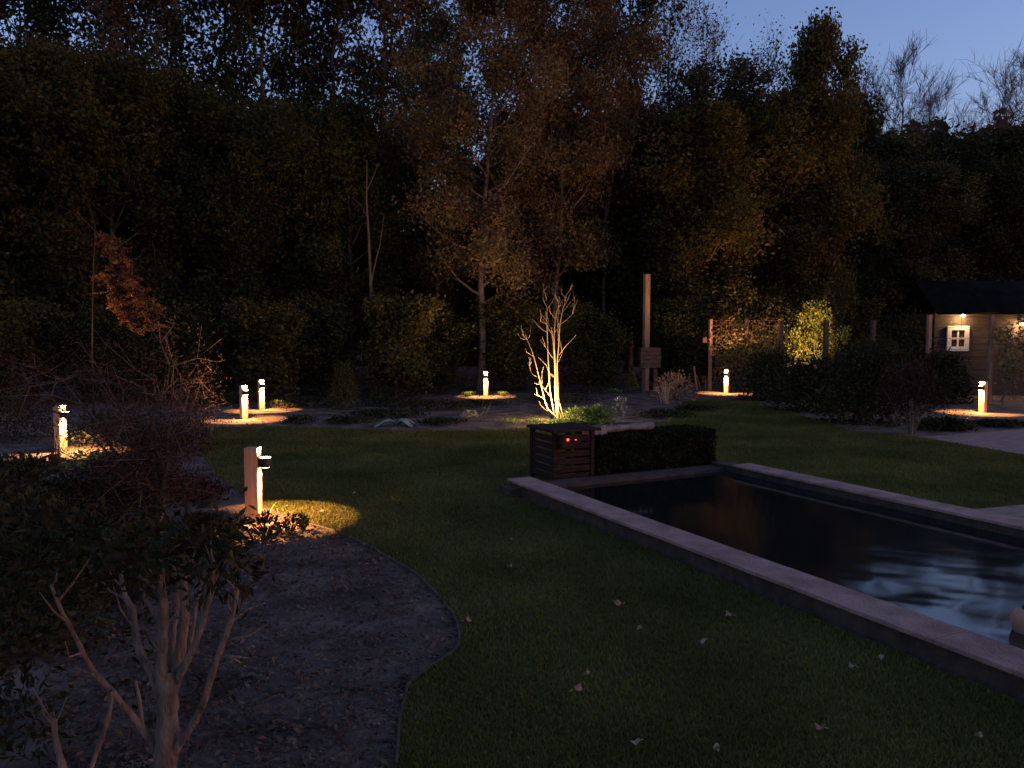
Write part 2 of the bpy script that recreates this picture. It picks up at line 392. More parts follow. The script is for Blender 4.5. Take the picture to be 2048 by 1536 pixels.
# ================================================================ TREES
def resample(pts, k):
    p = np.array(pts); s = np.linspace(0, 1, len(p)); q = np.linspace(0, 1, k)
    return np.stack([np.interp(q, s, p[:, i]) for i in range(3)], 1)
def skeleton(rng, h, r0, cb, spread, nl, el=(0.5, 1.0), prof='round', sub=5, twigs=0, wob=0.03, lean=0.0, zcurve=0.25):
    paths = []; tips = []
    k = 12; z = np.linspace(0, h, k)
    wx = np.cumsum(rng.normal(0, wob, k))*h/k*2; wy = np.cumsum(rng.normal(0, wob, k))*h/k*2; wx[0] = wy[0] = 0
    tr = np.stack([wx+lean*z, wy, z], 1); rad = r0*(1-0.9*(z/h)**0.8); rad[0] *= 1.35
    paths.append((tr, rad))
    for i in range(nl):
        t = cb+(0.98-cb)*(i+rng.uniform(0, 1))/nl; p0 = np.array([np.interp(t*h, z, tr[:, j]) for j in range(3)])
        rr = np.interp(t*h, z, rad); s = (t-cb)/(1-cb)
        if prof == 'round': f = math.sqrt(max(0.06, 1-((s-0.42)/0.62)**2))
        elif prof == 'cone': f = max(0.08, 1-s)
        elif prof == 'vase': f = 0.5+0.5*s
        else: f = 1
        L = spread*f*rng.uniform(0.65, 1.15); az = i*2.4+rng.normal(0, 0.4); e = rng.uniform(*el)*(0.7+0.5*s)
        d = np.array([math.cos(az)*math.cos(e), math.sin(az)*math.cos(e), math.sin(e)])
        pts = [p0]
        for q in range(6):
            d = d+rng.normal(0, 0.13, 3)+np.array([0, 0, zcurve*0.3]); d /= np.linalg.norm(d); pts.append(pts[-1]+d*L/6)
        pts = np.array(pts); paths.append((pts, np.linspace(rr*0.5, 0.006+rr*0.06, 7)))
        for q in range(sub):
            a = rng.uniform(0.3, 1.0)*5.99; j = int(a); b_ = pts[j]+(pts[j+1]-pts[j])*(a-j)
            d2 = (pts[j+1]-pts[j]); d2 /= np.linalg.norm(d2); d2 = d2+rng.normal(0, 0.65, 3); d2[2] += 0.15; d2 /= np.linalg.norm(d2)
            l2 = L*rng.uniform(0.25, 0.5); sp = [b_]
            for w in range(4):
                d2 = d2+rng.normal(0, 0.15, 3); d2[2] += 0.05; d2 /= np.linalg.norm(d2); sp.append(sp[-1]+d2*l2/4)
            sp = np.array(sp); paths.append((sp, np.linspace(max(0.008, rr*0.16), 0.005, 5))); tips.append(sp[2:])
            for w in range(twigs):
                jj = rng.integers(1, 5); d3 = (sp[jj]-sp[jj-1]); d3 /= np.linalg.norm(d3)+1e-9; d3 = d3+rng.normal(0, 0.5, 3); d3[2] += 0.35; d3 /= np.linalg.norm(d3)
                l3 = l2*rng.uniform(0.35, 0.8); m_ = sp[jj]+d3*l3*0.5+rng.normal(0, 0.05*l3, 3)
                e_ = m_+(d3+rng.normal(0, 0.25, 3))*l3*0.5
                paths.append((np.array([sp[jj], m_, e_]), np.array([0.008, 0.006, 0.004]))); tips.append(np.array([e_]))
        tips.append(pts[3:])
    return paths, np.concatenate(tips)
def make_tree(name, seed, label, cat, group, lm, bm_, h, r0, cb, spread, nl, nleaf, lsize, sig, sides=5, crown='crown', fl=1.0, gam=0.4, **kw):
    rng = np.random.default_rng(seed)
    paths, tips = skeleton(rng, h, r0, cb, spread, nl, **kw)
    t = thing(name, (0, 0, 0), label, cat, group)
    link('trunk', tubes('trunk', paths, sides), bm_, t)
    if nleaf:
        # leaves gather in uneven clumps: a few tips carry many, some none
        w = rng.gamma(gam, 1.0, len(tips)); w /= w.sum()
        c = tips[rng.choice(len(tips), nleaf, p=w)] + np.clip(rng.normal(0, 1, (nleaf, 3)), -1.7, 1.7)*np.array([sig, sig, sig*fl])
        c[:, 2] = np.maximum(c[:, 2], 0.03)
        link(crown, leaves(crown, c, lsize*rng.uniform(0.6, 1.3, nleaf), rng), lm, t)
    return t
PARK = []
protos = {
 'A': make_tree('tree', 1, None, 'tree', None, M['leaf_dark'], M['bark'], 11, 0.20, 0.10, 3.4, 38, 36000, 0.092, 0.36, sub=7),
 'B': make_tree('tree', 2, None, 'tree', None, M['leaf_olive'], M['bark'], 10, 0.18, 0.08, 3.0, 38, 36000, 0.085, 0.34, sub=7),
 'C': make_tree('tree', 3, None, 'tree', None, M['leaf_dark'], M['bark'], 18, 0.24, 0.30, 3.0, 34, 7000, 0.12, 0.38, gam=0.22, el=(0.7, 1.2), twigs=1),
 'D': make_tree('tree', 4, None, 'tree', None, M['leaf_brown'], M['bark'], 17, 0.20, 0.28, 2.8, 32, 8000, 0.12, 0.36, gam=0.25, el=(0.6, 1.1), twigs=1),
 'E': make_tree('bare_tree', 5, None, 'tree', None, None, M['bark'], 12, 0.16, 0.32, 3.2, 32, 0, 0.1, 0.4, el=(0.7, 1.15), sub=11, twigs=9, sides=3),
 'F': make_tree('bare_tree', 6, None, 'tree', None, M['leaf_brown'], M['bark'], 14, 0.17, 0.28, 2.6, 28, 2600, 0.07, 0.4, el=(0.8, 1.25), sub=8, twigs=6, sides=3),
 'G': make_tree('autumn_tree', 7, None, 'tree', None, M['leaf_brown'], M['bark_pale'], 15, 0.19, 0.22, 3.7, 42, 46000, 0.078, 0.34, gam=.3, el=(0.2, 0.8)),
 'H': make_tree('autumn_tree', 8, None, 'tree', None, M['leaf_brown'], M['bark_pale'], 14, 0.15, 0.26, 3.1, 38, 38000, 0.078, 0.32, gam=.3, el=(0.2, 0.9)),
 'S': make_tree('shrub', 9, None, 'shrub', None, M['leaf_olive'], M['bark'], 2.6, 0.04, 0.04, 1.25, 34, 11000, 0.065, 0.20, el=(0.5, 1.2)),
 'R': make_tree('shrub', 10, None, 'shrub', None, M['leaf_dark'], M['bark'], 2.6, 0.04, 0.04, 1.35, 34, 12000, 0.06, 0.20, el=(0.4, 1.2)),
}
HT = {k: float(np.percentile([v.co.z for v in t_.children[0].data.vertices], 99.7)) for k, t_ in protos.items()}
used = set()
rt = random.Random(3)
def plant(k, px, d, ytop, label, group=None, sxy=1.0, rz=None):
    src = protos[k]
    if k in used: o = copy_tree(src)
    else: o = src; used.add(k)
    if px >= 1690: d *= 2.1      # the wood stands much farther off on this side (the pool mirrors open sky above it)
    p = D(px, 669, d); H = ztop(ytop, d)/HT[k]
    o.location = (p.x, p.y, -0.02); o.scale = (H*sxy, H*sxy, H); o.rotation_euler = (0, 0, rt.uniform(0, 6.28) if rz is None else rz)
    o['label'] = label
    if group: o['group'] = group
    return o
GW = 'trees of the dark wood behind the garden'
# the two warmly lit autumn trees in the middle
plant('G', 962, 23, -90, 'large brown-leaved tree with warmly lit crown behind the fourth bollard lamp', GW, 0.92)
plant('H', 1092, 25.5, -60, 'brown-leaved tree with lit limbs rising behind the floodlit bare young tree', GW, 0.95)
plant('H', 1200, 28, -40, 'brown-leaved tree filling the top between lit crowns and open sky', GW, 0.82)
plant('H', 860, 27, 20, 'brown-leaved tree left of the largest lit crown', GW, 0.8)
# dense lower trees, left
for lab, px, d, yt, k, sx in [('dense dark tree at the far left edge', -60, 21, 60, 'A', 1.0), ('dense dark tree above the leftmost bollard lamp', 90, 23, 90, 'B', 1.0), ('dense dark tree right above the rust-coloured conifer', 230, 22, 105, 'A', 1.0), ('dense dark tree between the rust conifer and the close lamp pair', 350, 24, 150, 'B', 0.95), ('dense dark tree above the left lamp of the close pair', 470, 23, 215, 'A', 1.0), ('dense dark tree above and right of the close lamp pair', 590, 25, 205, 'B', 1.0), ('dense dark tree just left of the forked sapling', 700, 24, 190, 'A', 0.9), ('dark tree farther back above the rust-coloured conifer', 160, 27, 120, 'B', 1.1), ('dark tree farther back left of the close lamp pair', 410, 28, 190, 'A', 1.0), ('dark tree farther back above the close lamp pair', 540, 29, 230, 'B', 1.0), ('dark tree farther back left of the forked sapling', 660, 29, 230, 'A', 1.0), ('dark tree right of the forked sapling, under the brown crowns', 790, 28, 330, 'B', 0.95), ('dark tree left behind the fourth bollard lamp, under the brown crowns', 900, 29, 390, 'A', 0.95)]:
    plant(k, px, d, yt, lab, GW, sx)
for lab, px, d, yt, k, sx in [('dark tree directly behind the floodlit bare young tree', 1060, 30, 330, 'A', 1.0), ('dark tree between the bare young tree and the tall timber post', 1190, 30, 300, 'B', 1.1), ('dark tree right behind the tall timber post', 1300, 28, 235, 'A', 1.1), ('dark tree above the left post of the wire trellis', 1400, 27, 215, 'B', 1.1), ('dark tree above the right half of the wire trellis', 1500, 30, 185, 'A', 1.0), ('dark tree below the dense crown that stands against the sky', 1590, 29, 180, 'B', 1.0), ('dark tree above and right of the lit yellow-green bush', 1690, 31, 205, 'A', 0.9), ('dark tree below the tall bare fan of branches', 1790, 30, 270, 'B', 1.3), ('dark tree above the left post of the shed trellis', 1890, 31, 265, 'A', 1.3), ('dark tree above the lit shed wall lamp', 1990, 30, 262, 'B', 1.3), ('dark tree at the right edge above the shed roof', 2100, 29, 255, 'A', 1.3), ('lower dark tree right of the lit yellow-green bush', 1740, 27, 330, 'A', 1.2), ('lower dark tree close left of the shed', 1850, 27, 330, 'B', 1.3), ('lower dark tree behind the shed roof', 1960, 28, 325, 'A', 1.3)]:
    plant(k, px, d, yt, lab, GW, sx)
# tall loose-crowned trees against the sky, left
for lab, px, d, yt, k in [('tall sky-pierced tree at the left edge', -20, 31, -190, 'C'), ('tall brown sky-pierced tree, second from the left edge', 55, 33, -160, 'D'), ('tall sky-pierced tree above the leftmost lamp, third from left', 140, 31, -140, 'C'), ('tall sky-pierced tree, fourth from the left edge', 215, 34, -180, 'C'), ('tall brown sky-pierced tree right of the rust conifer, fifth from left', 290, 30, -150, 'D'), ('tall sky-pierced tree left of the bright sky gap, sixth from left', 370, 33, -200, 'C'), ('tall brown sky-pierced tree right of the bright sky gap', 470, 34, -160, 'D'), ('tall sky-pierced tree high above the close lamp pair', 545, 31, -170, 'C'), ('tall brown sky-pierced tree, second right of the close lamp pair', 615, 34, -180, 'D'), ('tall sky-pierced tree high above the lone young olive bush', 690, 32, -190, 'C'), ('tall brown sky-pierced tree above the forked sapling', 765, 33, -160, 'D'), ('tall sky-pierced tree behind the left edge of the lit brown crown', 840, 35, -170, 'C')]:
    plant(k, px, d, yt, lab, GW, 0.9)
plant('C', 1255, 33, -120, 'tall dark tree edging the open sky, right of the brown crowns', GW, 0.8)
plant('F', 1345, 33, -70, 'tall nearly bare tree with fine twigs, leftmost against open sky', GW, 0.85)
plant('F', 1420, 35, -20, 'thinly leaved bare tree standing second in the open sky', GW, 0.8)
plant('D', 1380, 31, 120, 'small-leaved brown tree peppered with sky below the tall bare twigs', GW, 1.25)
plant('D', 1480, 32, 105, 'loose-leaved tree peppered with sky left of the dense dark crown', GW, 1.2)
plant('F', 1530, 34, 55, 'fine-twigged tree beside the dense dark crown', GW, 0.8)
plant('B', 1618, 30, 42, 'dense dark rounded crown standing alone against the evening sky', GW, 0.62)
plant('F', 1700, 35, 120, 'short hazy twiggy tree between dense crown and tall bare tree', GW, 0.8)
plant('E', 1790, 33, 78, 'tall bare tree with fan of fine branches against open sky', GW, 0.95)
plant('E', 1860, 36, 160, 'lower bare tree right of the tall bare fan', GW, 0.9)
plant('E', 2040, 30, 60, 'bare tree with fine twigs at the right edge of the sky', GW, 0.95)
plant('E', 1985, 34, 140, 'bare tree just left of the one at the right edge', GW, 0.85)
plant('F', 2110, 33, 40, 'thin-leaved bare tree cut by the right edge', GW, 0.8)
# understory shrubs in front of the wood
GS = 'shrubs at the foot of the wood'
for i, (px, d, yt, k, lab) in enumerate([
    (-40, 17, 560, 'R', 'dark shrub at the left edge under the wood'), (60, 19, 600, 'S', 'dark shrub behind the leftmost bollard lamp'),
    (210, 19, 620, 'R', 'dark shrub below the rust-lit branch'), (330, 20, 610, 'S', 'olive shrub right of the rust-lit branch'),
    (420, 19.5, 640, 'R', 'dark shrub left behind the close pair of lamps'), (540, 19.5, 600, 'S', 'olive shrub directly behind the close pair of lamps'),
    (640, 21, 590, 'R', 'dark shrub left of the forked sapling'), (790, 20.5, 590, 'S', 'large olive shrub right of the forked sapling'),
    (870, 22, 620, 'R', 'dark shrub left of the pale lit trunk'), (1030, 23, 600, 'S', 'olive shrub between the pale trunk and the bare young tree'),
    (1180, 22, 610, 'R', 'dark shrub right behind the bare young tree'), (1350, 24, 600, 'R', 'dark shrub right behind the tall timber post'),
    (1440, 26, 560, 'S', 'shrub rising dark behind the wire trellis'), (1560, 25, 600, 'R', 'dark shrub behind the lit yellow-green bush'),
    (1700, 24.5, 600, 'S', 'dark shrub between the lit bush and the shed'), (1830, 25, 590, 'R', 'dark shrub left behind the shed')]):
    plant(k, px, d if px < 1690 else d/1.5, yt, lab, GS, 1.25)
# far wood: one dark mass closing the view
rw = np.random.default_rng(21); n = 110000
pxx = rw.uniform(-350, 2450, n); dd = rw.uniform(40, 50, n)*np.where(pxx > 1670, 1.95, 1.0)
prof_x = [-350, 0, 150, 330, 450, 560, 700, 800, 850, 950, 1000, 1250, 1350, 1500, 1700, 1760, 1900, 2450]
prof_y = [60, 110, 130, 180, 240, 250, 260, 270, 380, 380, 260, 220, 240, 240, 215, 262, 268, 250]
top = np.interp(pxx, prof_x, prof_y)+18*np.sin(pxx/23)+10*np.sin(pxx/9.7+1)
zt = CAM_H+(669-top)/F_PX*dd
z = zt*(rw.uniform(0, 1, n)**0.85)*rw.uniform(0.9, 1.04, n)
fw = link('far_wood', leaves('far_wood', np.stack([(pxx-1024)/F_PX*dd, dd, z], 1), rw.uniform(0.18, 0.36, n)*np.where(pxx > 1670, 1.8, 1.0), rw), M['leaf_dark'])
tag(fw, 'dark far-off wood closing the view behind the nearer trees', 'wood', kind='stuff')

# ---- thin forked sapling
t = thing('sapling', P(742, 792), 'thin pale forked sapling rising between dark shrubs', 'tree'); T0 = t.location
d_ = T0.y
def loc(px, py, d=None, o=T0): return D(px, py, d or d_)-o
link('trunk', tubes('trunk', [([loc(742, 792), loc(743, 640), loc(741, 560), loc(738, 480), loc(733, 400), loc(734, 320)], [0.05, 0.04, 0.03, 0.008]),
     ([loc(743, 560), loc(752, 520), loc(760, 490), loc(768, 430)], [0.022, 0.016, 0.006]), ([loc(738, 440), loc(722, 410), loc(705, 395)], [0.01, 0.004]), ([loc(734, 380), loc(748, 350), loc(755, 330)], [0.01, 0.004])], 6), M['bark'], t)

# ---- floodlit multi-stemmed young tree (stems traced in the photo, given depth)
yt_ = thing('young_tree', P(1113, 838), 'bare multi-stemmed young tree floodlit from below in the bed', 'tree'); YO = yt_.location
ry = random.Random(4)
def zp(a): return (850+0.293*a[0], 540+0.293*a[1])
def stem(pts, r0, r1, y0, dy):
    out = []
    for i, a in enumerate(pts):
        px, py = zp(a); out.append(D(px, py, YO.y+y0+dy*i/(len(pts)-1)+ry.uniform(-.03, .03))-YO)
    q = resample([tuple(v) for v in out], len(out)*2)
    return (q, np.linspace(r0, r1, len(q))**1.0*.54)
st = [stem([(905, 1010), (830, 940), (800, 820), (770, 700), (740, 580), (700, 480), (660, 435)], .020, .006, 0, -.3),
      stem([(885, 1010), (850, 800), (840, 600), (835, 450), (830, 340), (835, 260), (805, 200), (805, 150), (835, 112)], .021, .005, .05, .3),
      stem([(900, 1010), (885, 800), (890, 640), (880, 480), (885, 380), (895, 300), (915, 240), (900, 190), (888, 170)], .022, .005, -.05, -.2),
      stem([(905, 1010), (905, 800), (900, 640), (915, 500), (920, 380), (935, 290), (955, 220), (965, 170), (1010, 105)], .024, .005, .0, .15),
      stem([(930, 1010), (905, 920), (890, 760), (880, 560), (870, 440), (840, 400), (828, 340), (800, 310)], .018, .005, .1, .2),
      stem([(945, 1005), (915, 900), (912, 760), (905, 620), (912, 480), (905, 340), (915, 280), (912, 180)], .018, .004, .1, .1)]
for pts, r in [([(705, 465), (715, 450), (718, 420)], .007), ([(690, 470), (670, 475), (652, 465)], .005), ([(775, 735), (730, 710), (715, 680), (715, 630)], .008),
               ([(812, 880), (780, 860), (745, 845)], .007), ([(740, 590), (710, 572)], .006), ([(840, 965), (795, 930), (778, 898)], .008), ([(798, 780), (798, 700)], .006),
               ([(835, 265), (865, 225), (888, 180)], .008), ([(835, 425), (795, 405), (762, 362)], .008), ([(832, 370), (788, 350)], .006), ([(875, 605), (830, 540), (785, 475)], .008),
               ([(855, 860), (805, 800), (775, 765)], .007), ([(820, 820), (850, 760)], .006), ([(930, 300), (985, 230), (1035, 170)], .008), ([(925, 370), (985, 325), (1015, 290), (1018, 250)], .009),
               ([(915, 580), (960, 520), (1030, 447)], .009), ([(905, 640), (935, 575), (935, 560)], .006), ([(880, 720), (845, 700), (828, 650)], .007), ([(880, 730), (850, 712)], .006),
               ([(880, 430), (915, 390), (925, 330)], .007), ([(850, 390), (840, 330)], .006), ([(965, 190), (940, 170)], .005), ([(955, 240), (985, 180), (1000, 120)], .006), ([(830, 200), (820, 160)], .004), ([(890, 330), (860, 300)], .005)]:
    st.append(stem(pts, r, .0035, ry.uniform(-.2, .2), ry.uniform(-.1, .1)))
rng = np.random.default_rng(44)
for q, r in list(st[6:])+list(st[:6]):
    for w in range(1 if len(q) < 8 else 4):
        j = rng.integers(len(q)//2, len(q)); d3 = q[j]-q[j-1]; d3 = d3/(np.linalg.norm(d3)+1e-9)+rng.normal(0, .45, 3)+[0, 0, .3]; d3 /= np.linalg.norm(d3); L = rng.uniform(.08, .26)
        st.append((np.array([q[j], q[j]+d3*L*.5+rng.normal(0, .01, 3), q[j]+d3*L+[0, 0, .02]]), [.0035, .0026, .0015]))
link('trunk', tubes('trunk', st, 7), M['stem'], yt_)
# in-ground spotlight that lights it
sp = thing('ground_spotlight', P(1104, 843), 'small ground spotlight at the foot of the floodlit young tree', 'spotlight')
f = MB().cyl((0, 0, 0), (0, 0, 0.05), 0.012).cyl((0, 0.0, 0.04), (0.01, 0.035, 0.11), 0.032, 0.045).build('housing', M['fix'], sp)
MB().cyl((0.01, 0.034, 0.108), (0.0105, 0.036, 0.113), 0.038).build('lens', M['lens'], f)
spot('spot_light', (0.02, 0.06, 0.17), (0.08, 0.60, 1), TREE_W, 134, 0.6, sp, 0.03).data.color = (1, .60, .27)
l = bpy.data.lights.new('added_fill_light', 'POINT'); l.energy = 16.0; l.color = (1, .66, .30); l.shadow_soft_size = .03  # added point light above the lens, brightens the ground and plants around
o = bpy.data.objects.new('added_fill_light', l); COL.objects.link(o); o.parent = sp; o.location = (.02, .05, .24)

# ================================================================ PLANTS
def cloud_plant(name, base, label, cat, n, rx, ry_, h, size, m, seed, z0=0.03, group=None, aspect=0.5, stems=8, sm=None, dome=True, part='foliage'):
    rng = np.random.default_rng(seed); t = thing(name, base, label, cat, group)
    a = rng.uniform(0, 2*np.pi, n); r = np.sqrt(rng.uniform(0, 1, n)); zz = rng.uniform(0, 1, n)
    k = np.sqrt(1-zz**2*0.85) if dome else 1-0.3*zz
    # clumping
    nc = max(4, n//60); cl = rng.normal(0, 1, (nc, 3))*np.array([rx*.12, ry_*.12, h*.1]); ci = rng.integers(0, nc, n)
    c = np.stack([np.cos(a)*r*rx*k, np.sin(a)*r*ry_*k, z0+zz*(h-z0)], 1)+cl[ci]; c[:, 2] = np.maximum(c[:, 2], 0.01)
    dirs = c/np.array([rx, ry_, h]); dirs /= np.linalg.norm(dirs, axis=1, keepdims=True)+1e-6
    link(part, leaves(part, c, size*rng.uniform(0.6, 1.3, n), rng, aspect, 0.4, 0.15, dirs), m, t)
    ps = []
    for i in range(stems):
        e = c[rng.integers(0, n)]; b_ = np.array([e[0]*.15, e[1]*.15, 0]); ps.append((np.array([b_, b_*.4+e*.6+[0, 0, .03*h], e]), [0.006, 0.005, 0.003]))
    if ps: link('stem', tubes('stem', ps, 4), sm or M['bark'], t)
    return t
def spray(name, base, label, cat, n, h, spread, m, seed, w=0.012, group=None, droop=0.5):
    """arching strap leaves from one base"""
    rng = np.random.default_rng(seed); t = thing(name, base, label, cat, group); V = []; Fc = []
    for i in range(n):
        az = rng.uniform(0, 6.28); L = h*rng.uniform(0.6, 1.2); s = spread*rng.uniform(0.3, 1.1); b_ = rng.normal(0, 0.04, 2); o = len(V)
        for k in range(5):
            q = k/4; x = b_[0]+math.cos(az)*s*q**1.5; y = b_[1]+math.sin(az)*s*q**1.5; z = L*(q-droop*q**2.6); ww = w*(1-q)**0.5+0.001
            V += [(x-math.sin(az)*ww, y+math.cos(az)*ww, z), (x+math.sin(az)*ww, y-math.cos(az)*ww, z)]
        for k in range(4): Fc.append((o+2*k, o+2*k+1, o+2*k+3, o+2*k+2))
    link('blade_tuft', np_mesh('blade_tuft', V, Fc), m, t); return t

# foreground evergreen shrub with thick pale stems
fs = thing('evergreen_shrub', P(330, 1660), 'large foreground shrub with thick pale forked stems and dark leaves, bottom left', 'shrub'); FO = fs.location; fd = FO.y
def q2(a): return (0.342*a[0], 1011+0.342*a[1])
rf = random.Random(8)
def fst(pts, r0, r1, y0=0.0, dy=0.0):
    out = [D(*q2(a), fd+y0+dy*i/(len(pts)-1)+rf.uniform(-.012, .012))-FO for i, a in enumerate(pts)]
    q = resample([tuple(v) for v in out], len(out)*3)
    # soften the corners
    for _ in range(2): q[1:-1] = (q[:-2]+2*q[1:-1]+q[2:])/4
    return (q, np.linspace(r0, r1, len(q))*.80*(1+.10*np.sin(np.arange(len(q))*2.1+r0*900)))
fp = [fst([(965, 1900), (968, 1536), (975, 1400), (980, 1200), (985, 1080), (990, 960)], .052, .036),
      fst([(950, 1150), (945, 1000), (950, 850), (955, 700), (960, 580), (950, 500), (940, 370)], .026, .012, 0, -.12),
      fst([(985, 1120), (1020, 980), (1055, 850), (1085, 650), (1072, 480), (1075, 340)], .028, .014, 0, .06),
      fst([(1010, 1100), (1060, 960), (1120, 870), (1180, 700), (1230, 520), (1250, 330)], .020, .008, 0, -.1),
      fst([(940, 1120), (880, 960), (825, 880), (790, 780), (785, 600), (730, 540), (705, 400)], .019, .008, 0, .12),
      fst([(900, 1420), (820, 1280), (720, 1170), (640, 1070), (560, 990), (500, 900), (430, 740), (360, 620), (300, 470)], .016, .006, 0, -.2),
      fst([(560, 990), (490, 970), (435, 945)], .008, .004, -.12), fst([(645, 1080), (650, 1180), (610, 1330), (550, 1480), (520, 1600)], .010, .008, -.1),
      fst([(1000, 1480), (1060, 1370), (1130, 1280), (1195, 1150), (1240, 980), (1300, 820), (1360, 650), (1390, 480)], .020, .008, 0, -.15),
      fst([(1290, 880), (1380, 900), (1440, 945)], .006, .003, -.1), fst([(1340, 880), (1440, 890), (1500, 910)], .005, .003, -.1),
      fst([(450, 1900), (370, 1536), (330, 1400), (310, 1240)], .020, .010, .05), fst([(950, 700), (880, 600), (820, 480), (790, 390)], .010, .005, -.05),
      fst([(955, 530), (900, 480), (800, 400)], .009, .005, -.08), fst([(830, 1300), (820, 1150), (790, 1020)], .010, .006, .1),
      fst([(1010, 900), (1010, 760), (1040, 600), (1040, 470)], .014, .007, .12), fst([(1110, 850), (1130, 700), (1160, 500), (1200, 400)], .010, .005, .15)]
rng = np.random.default_rng(15)
for q, r in [a_ for a_ in fp if a_[1][0] > .0105]:
    for w in range(5):
        j = rng.integers(len(q)//2, len(q)); d3 = q[j]-q[j-1]; d3 = d3/(np.linalg.norm(d3)+1e-9)+rng.normal(0, .55, 3)+[0, 0, .25]; d3 /= np.linalg.norm(d3); L = rng.uniform(.05, .15)
        fp.append((np.array([q[j], q[j]+d3*L*.5+rng.normal(0, .008, 3), q[j]+d3*L+[0, 0, .02]]), [.0042, .003, .0015]))
link('stem', tubes('stem', fp, 10), M['bark_pale'], fs)
rng = np.random.default_rng(14)
cl = []
for k in range(70):
    px = rng.uniform(-80, 500); py = rng.uniform(1050, 1150)+ (30 if px > 400 else 0); cl.append(np.array(D(px, py, fd+rng.uniform(-.45, .55))-FO))
for k in range(34):
    px = rng.uniform(-150, 110); py = rng.uniform(1080, 1600); cl.append(np.array(D(px, py, fd+rng.uniform(.0, .7))-FO))
for k in range(14):
    px = rng.uniform(60, 420); py = rng.uniform(1150, 1500); cl.append(np.array(D(px, py, fd+rng.uniform(.35, .8))-FO))
cl = np.array(cl); nn = 3000; ci = rng.integers(0, len(cl), nn)
c = cl[ci]+rng.normal(0, 0.055, (nn, 3)); dirs = (c-cl[ci]); dirs /= np.linalg.norm(dirs, axis=1, keepdims=True); dirs[:, 2] -= .2
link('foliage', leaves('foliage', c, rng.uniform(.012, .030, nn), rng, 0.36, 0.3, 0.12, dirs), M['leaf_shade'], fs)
# yellowed leaves
pts_ = [(325, 1097), (200, 1110), (520, 1115), (525, 1128), (235, 1465), (485, 1330), (505, 1320), (212, 1080), (355, 1085), (465, 1105)]
for px, py in pts_:
    link('yellow_leaf', leaves('yellow_leaf', np.array([tuple(D(px, py, fd-.32)-FO)]), 0.024, rng, 0.42, 0.6), M['leaf_olive'], fs)

# dark red shrub behind it (fine branched)
rng = np.random.default_rng(31)
ms = thing('red_shrub', P(318, 1072), 'dark red fine-twigged shrub left of the nearest bollard lamp', 'shrub')
allp = []; tp = []
for k in range(9):
    az = k*0.7+rng.uniform(-.2, .2); hh = rng.uniform(1.0, 1.42); sx = rng.uniform(.35, .95)
    p0 = np.array([rng.normal(0, .02), rng.normal(0, .02), 0]); e = np.array([math.cos(az)*sx*(.62 if math.cos(az) > 0 else 1.15), math.sin(az)*sx*.6, hh])
    m1 = p0+(e-p0)*.35+np.array([0, 0, .08])-(e-p0)*np.array([.12, .12, 0]); pts = resample([p0, m1, e], 9)+rng.normal(0, .015, (9, 3)); pts[0] = p0
    allp.append((pts, np.linspace(.022, .005, 9)))
    for q in range(16):
        j = rng.integers(2, 9); L = rng.uniform(.25, .55); d = rng.normal(0, 1, 3)*np.array([1, .8, .5])+np.array([e[0], e[1], .5]); d /= np.linalg.norm(d)
        s2 = np.array([pts[j], pts[j]+d*L*.5+rng.normal(0, .03, 3), pts[j]+d*L+rng.normal(0, .05, 3)+[0, 0, -.03]]); allp.append((s2, [.007, .005, .0025])); tp.append(s2[1:])
        for w in range(4):
            b_ = s2[rng.integers(1, 3)]; e2 = b_+rng.normal(0, .11, 3)+d*.08; allp.append((np.array([b_, e2]), [.003, .0018])); tp.append(e2[None])
allp = [a_ for a_ in allp if np.array(a_[0])[:, 0].max() < .46]
link('trunk', tubes('trunk', allp, 5), M['bark'], ms)
tp = np.concatenate(tp); nn = 16000; c = tp[rng.integers(0, len(tp), nn)]+rng.normal(0, .075, (nn, 3)); c[:, 2] = np.maximum(c[:, 2], .3); c = c[c[:, 0] < .40]; nn = len(c)
link('foliage', leaves('foliage', c, rng.uniform(.008, .018, nn), rng, .4, .2), M['leaf_red'], ms)

# low leafy plants silhouetted at the nearest lamp
for i, (px, py, rx, h, n_l, lab) in enumerate([
    (470, 1074, .15, .17, 130, 'low dark leafy plant left in front of the nearest lamp'), (530, 1078, .16, .19, 170, 'low dark leafy plant right at the foot of the nearest lamp'),
    (578, 1070, .13, .17, 110, 'low dark leafy plant between nearest lamp and lawn edge'), (607, 1060, .06, .13, 50, 'small spiky dark plant by the bed edging next to the nearest lamp')]):
    cloud_plant('low_plant', P(px, py), lab, 'plant', n_l, rx, rx*.6, h, .026, M['leaf_ever'], 40+i, group='low plants in front of the nearest lamp', stems=14)
spray('grass_tuft', P(545, 1030), 'thin arching grass tuft beside the nearest bollard post', 'grass tuft', 14, .18, .22, M['grass_lush'], 51, .004)
spray('grass_tuft', P(455, 1058), 'small lit grass tuft on the mulch left of the nearest lamp', 'grass tuft', 10, .12, .06, M['grass_lush'], 52, .003)
# broad leaves around the leftmost lamp
for i, (px, py, rx, h, lab) in enumerate([(85, 940, .30, .16, 'broad-leaved plant left below the leftmost lamp'), (170, 942, .28, .22, 'broad-leaved green plant right below the leftmost lamp'), (240, 940, .28, .2, 'broad-leaved plant beside the red shrub near the leftmost lamp')]):
    cloud_plant('hosta', P(px, py), lab, 'plant', 42, rx, .25, h, .065, M['leaf_bright'] if i else M['leaf_rust'], 60+i, group='broad-leaved plants by the leftmost lamp', stems=10, aspect=.6)
